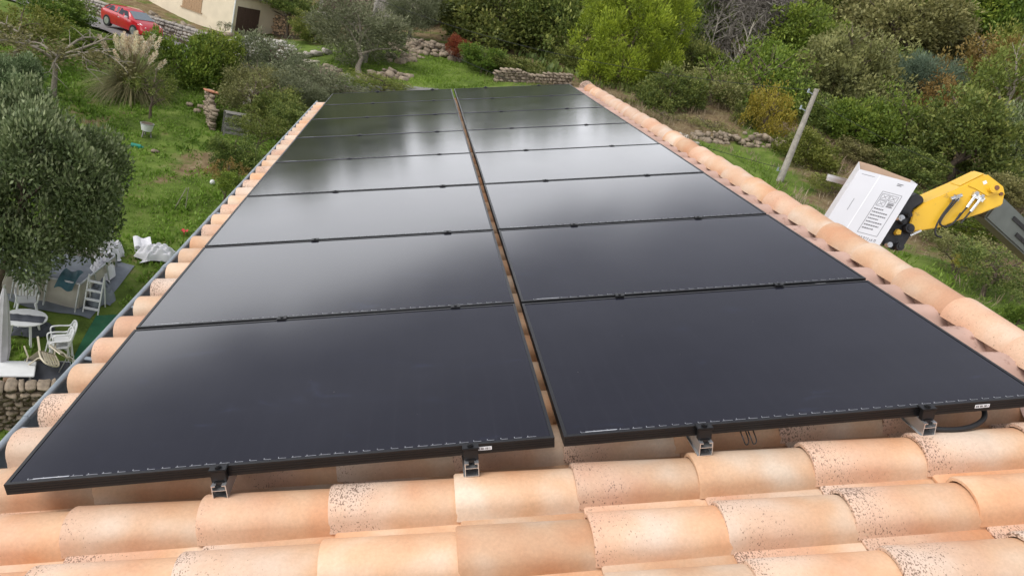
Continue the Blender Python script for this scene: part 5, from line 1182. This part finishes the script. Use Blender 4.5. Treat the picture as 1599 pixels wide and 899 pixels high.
def plastic_chair(label, loc, rz, m='plastic', rot=None, group='white plastic garden chairs'):
    t = thing('plastic_chair', label, 'chair', loc, (0, 0, rz) if rot is None else rot, group); mm = M[m]
    k = MB(); k.grid(lambda a, b: Vector(((a - .5) * .46, (b - .5) * .44, .42 - .02 * math.sin(a * 3.14) * math.sin(b * 3.14))), 5, 5); k.add([v - Vector((0, 0, .02)) for v in map(Vector, k.v)], k.f[:]); k.build('seat', mm, t, 60)
    for sx in (-1, 1):
        for sy in (-1, 1): k = MB(); k.bar((sx * .26, sy * .25, 0), (sx * .21, sy * .20, .42), .05, .035); k.build('leg', mm, t)
        k = MB(); k.tube(smooth_path([(sx * .24, -.20, .40), (sx * .27, -.22, .62), (sx * .28, -.05, .66), (sx * .27, .20, .66), (sx * .23, .26, .72)], 6), .022, 6); k.build('armrest', mm, t, 60)
    bk = MB(); bk.tube(smooth_path([(-.23, .20, .42), (-.25, .26, .68), (-.17, .31, .86), (0, .325, .90), (.17, .31, .86), (.25, .26, .68), (.23, .20, .42)], 6), .024, 6); bo = bk.build('backrest', mm, t, 60)
    for i in range(5): k = MB(); x_ = (i - 2) * .075; k.bar((x_, .215, .43), (x_ * 1.05, .31, .87 - .03 * abs(i - 2)), .05, .012, (0, 1, 0)); k.build('slat', mm, bo)
    return t
def on_ground(v): return Vector((v.x, v.y, gz(v.x, v.y)))
q = on_ground(gp(40, 492)); plastic_chair('white plastic armchair behind the round table', q, math.radians(28))
q = on_ground(gp(90, 548)); plastic_chair('white plastic armchair right of the round table', q, math.radians(-60))
q = on_ground(gp(62, 548)); plastic_chair('beige plastic chair tipped over on the grey lounger', q + Vector((0, 0, .52)), 0, 'beige', (2.1, .5, .8), 'beige plastic garden chairs')
q = on_ground(gp(38, 526)); rt = thing('round_table', 'round white plastic garden table with dark cushion on it', 'table', q)
k = MB(); k.tube([(0, 0, .70), (0, 0, .73)], .52, 28); k.build('table_top', M['plastic'], rt, 40)
for a in range(4): k = MB(); k.bar((math.cos(a * 1.57 + .8) * .40, math.sin(a * 1.57 + .8) * .40, 0), (math.cos(a * 1.57 + .8) * .30, math.sin(a * 1.57 + .8) * .30, .70), .05, .05); k.build('leg', M['plastic'], rt)
cu = MB(); cu.grid(lambda a, b: Vector(((a - .5) * 1.0, (b - .5) * .36, .05 + .06 * math.sin(3.14 * a) ** .4 * math.sin(3.14 * b) ** .5 + .012 * math.sin(a * 23))), 14, 6); cu.box((0, 0, .04), (.98, .34, .04))
tag(cu.build('cushion', M['slate'], None, 60, 0, q + Vector((-.02, -.1, .70)), (0, 0, .22)), 'dark folded lounger cushion lying on the round table', 'cushion')
q = on_ground(gp(14, 572)); tb_ = thing('rectangular_table', 'white rectangular plastic table at the left edge', 'table', q, (0, 0, .35))
k = MB(); k.box((0, 0, .70), (1.15, .78, .04)); k.build('table_top', M['plastic'], tb_, None, .015)
for sx in (-1, 1):
    for sy in (-1, 1): k = MB(); k.bar((sx * .48, sy * .30, 0), (sx * .48, sy * .30, .68), .05, .05); k.build('leg', M['plastic'], tb_)
q = on_ground(gp(72, 566)); lg = thing('folding_lounger', 'grey folding lounger lying by the tipped beige chair', 'lounger', q, (0, 0, .25))
k = MB(); k.prism([Vector((-.62, -.3, .04)), Vector((.62, -.3, .04)), Vector((.5, .3, .34)), Vector((-.5, .3, .34))], (0, 0, 0), (0, 0, .03)); k.build('canvas', M['slate'], lg)
for pp in ([(-.64, -.32, .03), (.64, -.32, .03), (.52, .32, .36), (-.52, .32, .36), (-.64, -.32, .03)], [(-.5, .3, .34), (-.6, .42, 0)], [(.5, .3, .34), (.62, .42, 0)], [(.3, .0, .2), (.5, .1, .75), (.62, .0, .75), (.62, -.3, .05)]):
    k = MB(); k.tube(pp, .014, 6); k.build('tube', M['steel'], lg, 60)
k = MB(); k.grid(lambda a, b: Vector(((a - .5) * .42, (b - .5) * .95, .06 * math.sin(b * 15) * .35 + .03)), 4, 20); k.box((0, 0, 0), (.40, .93, .03))
tag(k.build('seat_pad', M['beige'], None, 60, 0, q + Vector((.30, .30, .62)), (-.75, .2, -.5)), 'beige quilted seat pad leaning on the tipped chair', 'cushion')
# folded parasol at the left edge
q = on_ground(gp(2, 558)); pa = thing('folded_parasol', 'folded pale grey parasol standing at the left edge', 'parasol', q)
k = MB(); k.tube([(0, 0, 0), (0, 0, 2.7)], .025, 8); k.build('pole', M['steel'], pa, 60)
k = MB(); n = 16; path = [(.14, .55), (.17, .9), (.15, 1.5), (.10, 2.2), (.03, 2.62)]
for r_, z_ in path:
    for i in range(n): a = 6.283 * i / n; k.v.append((math.cos(a) * r_ * (1 + .18 * (i % 2)), math.sin(a) * r_ * (1 + .18 * (i % 2)), z_))
for j in range(len(path) - 1):
    for i in range(n): k.f.append((j * n + i, j * n + (i + 1) % n, (j + 1) * n + (i + 1) % n, (j + 1) * n + i))
k.build('canopy', mat('grey_canvas', (.42, .41, .43, 1), .8, var=.1), pa, 60)
# framed pool under the bay tree
c0 = on_ground(gp(122, 489)); dl = (on_ground(gp(15, 468)) - c0); dl.z = 0; dl.normalize(); db = Vector((-dl.y, dl.x, 0)); db = db if db.y > 0 else -db
po = thing('frame_pool', 'above-ground frame pool with faded beige walls under the bay tree', 'pool', c0)
PL, PD, PHH = 4.4, 2.6, .82
zz = -.15
for nm, a_, b_, out_ in (('front_wall', Z0, dl * PL, -db), ('end_wall', Z0, db * PD, -dl), ('back_wall', db * PD, db * PD + dl * PL, db), ('far_end_wall', dl * PL, dl * PL + db * PD, dl)):
    k = MB(); k.grid(lambda s_, t_, a_=a_, b_=b_, out_=out_: a_.lerp(b_, s_) + Vector((0, 0, zz + (PHH - zz) * t_)) + out_ * (.10 * math.sin(t_ * 3.14) * abs(math.sin(s_ * 3.14 * (5 if 'front' in nm else 3))) ** .6), 40, 6); k.build(nm, M['pool_liner'], po, 60)
for i in range(6):
    for off_ in (Z0, db * PD):
        a_ = dl * PL * i / 5 + off_; out_ = -db if off_ is Z0 else db; k = MB(); k.tube([a_ + out_ * .28 + Vector((0, 0, zz)), a_ + out_ * .05 + Vector((0, 0, PHH))], .025, 6); k.build('post', M['steel'], po, 60)
for i in range(1, 3):
    a_ = db * PD * i / 3; k = MB(); k.tube([a_ - dl * .28 + Vector((0, 0, zz)), a_ - dl * .05 + Vector((0, 0, PHH))], .025, 6); k.build('post', M['steel'], po, 60)
for a_, b_ in ((Z0, dl * PL), (Z0, db * PD), (db * PD, db * PD + dl * PL), (dl * PL, dl * PL + db * PD)):
    k = MB(); k.tube([a_ + up * PHH, b_ + up * PHH], .035, 8); k.build('top_rail', M['steel'], po, 60)
k = MB(); k.grid(lambda s_, t_: dl * PL * s_ + db * PD * t_ + up * (.50 + .05 * math.sin(s_ * 9) * math.sin(t_ * 7)), 16, 10); k.build('cover_sheet', M['ground_sheet'], po, 60)
k = MB(); k.grid(lambda s_, t_: -dl * .5 + dl * (PL + .6) * s_ + db * (-.45 + .08 * math.sin(s_ * 17) + (PD + .8) * t_) + up * (.03 + .015 * math.sin(s_ * 31 + t_ * 9)) + up * (gz(*(c0 - dl * .5 + dl * (PL + .6) * s_ + db * (-.45 + (PD + .8) * t_)).xy) - c0.z), 18, 12)
tag(k.build('ground_sheet', M['ground_sheet'], None, 60, 0, c0), 'grey ground sheet spread under the pool', 'sheet')
q = c0 - dl * .18 - db * .02; ld = thing('pool_ladder', 'white pool ladder at the near pool corner', 'ladder', q)
for sx in (0, .42):
    for sy in (0, .45): k = MB(); k.tube([dl * -sx - db * (.12 if sy == 0 else -.42), dl * -sx + db * .12 + up * 1.15], .022, 6); k.build('rail', M['plastic'], ld, 60)
for i in range(4): k = MB(); z_ = .15 + .27 * i; k.box((dl * -.21 - db * (.12 - .24 * z_ / 1.15)) + up * z_, (.42, .10, .035), Matrix.Rotation(math.atan2(dl.y, dl.x), 3, 'Z')); k.build('rung', M['plastic'], ld)
k = MB(); k.grid(lambda s_, t_: dl * (.02 + .5 * s_) + db * (.5 - .75 * t_) + up * (PHH + .16 - .30 * t_ ** 2 + .05 * math.sin(s_ * 7 + t_ * 3)), 12, 10)
tag(k.build('teal_tarp', M['teal'], None, 60, 0, c0 + dl * .1), 'teal tarp hanging over the pool corner', 'tarp')
gg = random.Random(31)
for i, (px, py, l) in enumerate(((150, 452, .9), (158, 432, 1.1), (163, 418, .8), (152, 430, .7))):
    q = on_ground(gp(px, py)); k = MB(); k.tube(smooth_path([q, q + Vector((gg.uniform(-.2, .2), .1, .35)), q + Vector((gg.uniform(-.2, .3), .3, l))], 5), .03, 6)
    tag(k.build('pool_pipe', M['steel']), 'loose pale pool pipe stacked beside the ladder, %s from the front' % ['first', 'third', 'last', 'second'][i], 'pipe', 'pool pipes')
def heap(label, px, py, sx, sy, h, seed, m, rz=0):
    q = on_ground(Vector(spot(px, py))); g = np.random.default_rng(seed); ph = g.uniform(0, 6.28, 12)
    def f(a, b):
        x, y = (a - .5) * 2, (b - .5) * 2; e = max(0, 1 - (abs(x) ** 2.4 + abs(y) ** 2.4)); z = h * e ** .6 * (.55 + .35 * abs(math.sin(4 * x + 3 * y + ph[0])) + .3 * abs(math.sin(7 * y - 5 * x + ph[1])))
        return Vector((x * sx * (1 + .15 * math.sin(5 * y + ph[2])), y * sy * (1 + .2 * math.sin(4 * x + ph[3])), z + .02))
    k = MB(); k.grid(f, 26, 22); return tag(k.build('crumpled_tarp', m, None, 25, 0, q, (0, 0, rz)), label, 'tarp')
heap('crumpled white tarp on the grass beside the gutter', 244, 404, .62, .42, .42, 1, M['tarp'], .6)
heap('white sacks heaped at the edge of the bay tree', 172, 400, .38, .45, .5, 2, M['tarp'])
q = on_ground(Vector(spot(221, 388))); k = MB(); k.grid(lambda a, b: Vector(((a - .5) * .55, (b - .5) * .7, .25 + .05 * math.sin(a * 8))), 8, 8); k.box((0, 0, .12), (.45, .55, .22)); tag(k.build('white_sack', M['tarp'], None, 60, 0, q, (0.15, 0, .4)), 'pale folded sack left of the crumpled tarp', 'sack')
heap('grey plastic sheeting crumpled beside the pool ladder', 152, 462, .45, .75, .42, 5, M['ground_sheet'], .3)
heap('pale plastic sheeting bunched behind the pool ladder', 160, 428, .34, .7, .5, 6, M['tarp'], .2)
heap('grey tarp bundle lying under the round table', 52, 520, .5, .3, .3, 7, M['slate'], .4)
q = on_ground(gp(92, 545)); plastic_chair('white plastic armchair stacked on the one right of the round table', q + Vector((.03, .03, .10)), math.radians(-60))
# green carpet strip
A = [gp(92, 585), gp(142, 560), gp(186, 500), gp(150, 500)]
k = MB(); k.grid(lambda s_, t_: (lambda v: Vector((v.x, v.y, gz(v.x, v.y) + .035)))(A[0].lerp(A[1], s_).lerp(A[3].lerp(A[2], s_), t_)), 14, 24)
tag(k.build('green_mat', M['mat_green'], None, 60), 'worn green outdoor carpet between pool and house', 'mat')
# tub on a stand, small litter
q = Vector(spot(228, 214)); tu = thing('metal_tub', 'pale metal tub standing on a dark stand in the grass', 'tub', (q.x, q.y, gz(q.x, q.y)))
k = MB(); k.tube([(0, 0, .30), (0, 0, .62)], [.22, .29], 18); k.build('tub', M['plastic'], tu, 50)
k = MB(); k.tube([(0, 0, .60), (0, 0, .635)], .30, 18); k.build('rim', M['steel'], tu, 50)
k = MB(); k.tube([(0, 0, .605), (0, 0, .640)], .265, 18); k.build('soil', M['core'], tu, 50)
for a in range(3): k = MB(); k.bar((math.cos(a * 2.1) * .22, math.sin(a * 2.1) * .22, 0), (math.cos(a * 2.1) * .17, math.sin(a * 2.1) * .17, .31), .05, .05); k.build('leg', M['grey_wood'], tu)
q = Vector(spot(212, 232)); k = MB(); k.tube([(-.2, 0, .10), (.2, .03, .10)], [.11, .10], 10); k.tube([(.2, .03, .10), (.30, .04, .10)], .05, 8); tag(k.build('watering_can', mat('teal_plastic', (.01, .22, .15, 1), .4), None, 50, 0, (q.x, q.y, gz(q.x, q.y))), 'small teal plastic can lying in the grass', 'can')
q = Vector(spot(242, 240)); o = ob('clay_piece', STN_ME[1], mat('clay_b', (.55, .26, .14, 1), .8), None, (q.x, q.y, gz(q.x, q.y) + .06), (.2, .1, .8)); o.scale = (.32, .18, .12); tag(o, 'broken orange clay piece right of the teal can', 'clay piece')
for i, (px, py, lb) in enumerate(((313, 170, 'nearest the ruined wall'), (308, 177, 'lowest of the pair'), (296, 166, 'beside the dark bush'))):
    q = Vector(spot(px, py)); o = ob('field_stone', STN_ME[i], M['stone_pale'], None, (q.x, q.y, gz(q.x, q.y) + .08)); o.scale = (.32, .26, .22); tag(o, 'small pale field stone at the lawn edge, ' + lb, 'stone', 'field stones at the lawn edge')
q = Vector(spot(331, 289)); k = MB(); k.grid(lambda a, b: Vector((math.sin(a * 3.1416) * math.cos(b * 6.2832) * .11, math.sin(a * 3.1416) * math.sin(b * 6.2832) * .11, .11 - math.cos(a * 3.1416) * .11)), 8, 12); tag(k.build('white_ball', M['plastic'], None, 60, 0, (q.x, q.y, gz(q.x, q.y))), 'small white ball in the grass near the gutter', 'ball')
q = Vector(spot(287, 369)); k = MB(); k.grid(lambda a, b: Vector(((a - .5) * .22, (b - .5) * .25, .22 + .04 * math.sin(a * 9) * math.cos(b * 7))), 5, 5); k.tube([(0, 0, 0), (0, 0, .22)], .012, 5); tag(k.build('red_rag', mat('red_rag', (.55, .06, .06, 1), .8), None, 50, 0, (q.x, q.y, gz(q.x, q.y))), 'small red rag on a stick near the gutter', 'rag')
for px, py, lx, lb in ((272, 328, .35, 'slanting garden stake in the grass'), (289, 330, .02, 'upright garden stake in the grass')):
    q = Vector(spot(px, py)); k = MB(); k.tube([(0, 0, 0), (lx, 0, .95)], .016, 6); tag(k.build('garden_stake', M['dead_wood'], None, 60, 0, (q.x, q.y, gz(q.x, q.y))), lb, 'stake')
q = Vector(spot(97, 566)); q = on_ground(gp(98, 594)); k = MB(); k.grid(lambda a, b: Vector((math.sin(a * 3.1416) * math.cos(b * 6.2832) * .10, math.sin(a * 3.1416) * math.sin(b * 6.2832) * .10, .10 - math.cos(a * 3.1416) * .10)), 8, 12); tag(k.build('red_ball', mat('red_ball', (.5, .05, .06, 1), .5), None, 60, 0, q), 'small red ball beside the grey lounger', 'ball')
# orange gas bottle by the white wall
q = Vector(far(371, 74, 54)); k = MB(); k.tube([(0, 0, 0), (0, 0, .05), (0, 0, .45), (0, 0, .56), (0, 0, .68)], [.15, .16, .16, .09, .08], 14); tag(k.build('gas_bottle', mat('orange_paint', (.50, .14, .03, 1), .6), None, 50, 0, (q.x, q.y, q.z - .45)), 'orange gas bottle standing on the white rubble wall', 'gas bottle')

# ------------------------------------------------------------------ grass and weeds on the ground
def cover(name, label, n, xr, yr, keep, leaf, m, seed, up_=1.0, tuft=5):
    g = np.random.default_rng(seed); x = g.uniform(*xr, n); y = g.uniform(*yr, n); k = keep(x, y, g); x, y = x[k], y[k]
    x = np.repeat(x, tuft) + g.normal(size=len(x) * tuft) * leaf[0] * .5; y = np.repeat(y, tuft) + g.normal(size=len(y) * tuft) * leaf[0] * .5
    z = ground(x, y); p = np.stack([x, y, z], 1); N_ = len(x)
    ax = g.normal(size=(N_, 3)) * .6; ax[:, 2] = np.abs(ax[:, 2]) + up_; ax /= np.linalg.norm(ax, axis=1)[:, None]
    s_ = np.cross(ax, g.normal(size=(N_, 3))); s_ /= np.linalg.norm(s_, axis=1)[:, None]
    sz = (.45 + .9 * np.clip(.5 + .5 * np.sin(x * 1.3 + 2 * np.sin(y * .7)) * np.sin(y * 1.1 + 1.7 * np.sin(x * .5)), 0, 1)) * g.uniform(.6, 1.3, N_)
    l = leaf[0] * sz[:, None]; w_ = leaf[1] * sz[:, None]
    V = np.stack([p, p + ax * l * .5 + s_ * w_ * .5, p + ax * l, p + ax * l * .5 - s_ * w_ * .5], 1)
    ti = np.clip(.45 * g.random(N_) + .55 * np.clip(.5 + .6 * np.sin(x * .8 + 3 * np.sin(y * .35)) * np.sin(y * .6 + 2 * np.sin(x * .4)), 0, 1), 0, 1)
    tag(ob(name, fast_mesh(name, V.reshape(-1, 3), np.arange(4 * N_).reshape(-1, 4), np.repeat(ti, 4)), m), label, 'grass', kind='stuff')
def off_road(x, y): return (np.abs((x - rc.x) * lf.x + (y - rc.y) * lf.y) > 2.3) | (((x - rc.x) * hd.x + (y - rc.y) * hd.y) < -70)
def off_pool(x, y):
    a = (x - c0.x) * dl.x + (y - c0.y) * dl.y; b = (x - c0.x) * db.x + (y - c0.y) * db.y
    m_ = ((x - (A[0].x + A[2].x) / 2) / 1.3) ** 2 + ((y - (A[0].y + A[2].y) / 2) / 2.2) ** 2
    return ~((a > -.9) & (a < PL) & (b > -.7) & (b < PD + .4)) & (m_ > 1)
def keep_left(x, y, g): return (x > -.62 * (y + 2) - 3) & off_road(x, y) & off_pool(x, y) & (g.random(len(x)) > dryness(x, y) * .95)
cover('weeds', 'bright leafy weeds and grass of the left garden', 26000, (-26, -.6), (9, 47), keep_left, (.16, .075), LEAF['grass'], 1, .7, 5)
cover('lawn', 'fresh grass patch behind the far end of the roof', 7000, (-4, 12), (44, 58), lambda x, y, g: (g.random(len(x)) > dryness(x, y) * 1.6), (.15, .05), LEAF['grass'], 2, .9, 4)
cover('dry_grass', 'dry straw coloured grass on the right terraces', 9000, (6, 42), (12, 52), lambda x, y, g: g.random(len(x)) < dryness(x, y), (.42, .03), LEAF['straw'], 3, 1.2, 6)
cover('terrace_grass', 'green grass strips on the right terraces', 6000, (8, 32), (12, 46), lambda x, y, g: g.random(len(x)) > dryness(x, y) * 1.9, (.22, .05), LEAF['grass'], 4, 1.0, 5)
q = on_ground(Vector(on(8, 672, -12.1)))
tl_ = thing('tile_pile', 'pile of old curved roof tiles at the foot of the stone wall', 'roof tiles', q)
for i in range(12):
    o = ob('old_tile', tile_me, None, tl_, (gg.uniform(-.5, .5), gg.uniform(-.4, .4), .02 + .05 * (i % 4)), (gg.uniform(-.4, .4), gg.uniform(-.4, .4), gg.uniform(0, 6.28)))
def in_wood(x, y, g): return ((x < 8) & (y > 70)) | ((x >= 8) & (.5 * x + y > 57))
cover('undergrowth', 'low green undergrowth beneath the hillside wood', 9000, (-30, 75), (40, 105), in_wood, (.55, .26), LEAF['wood'], 6, .6, 7)
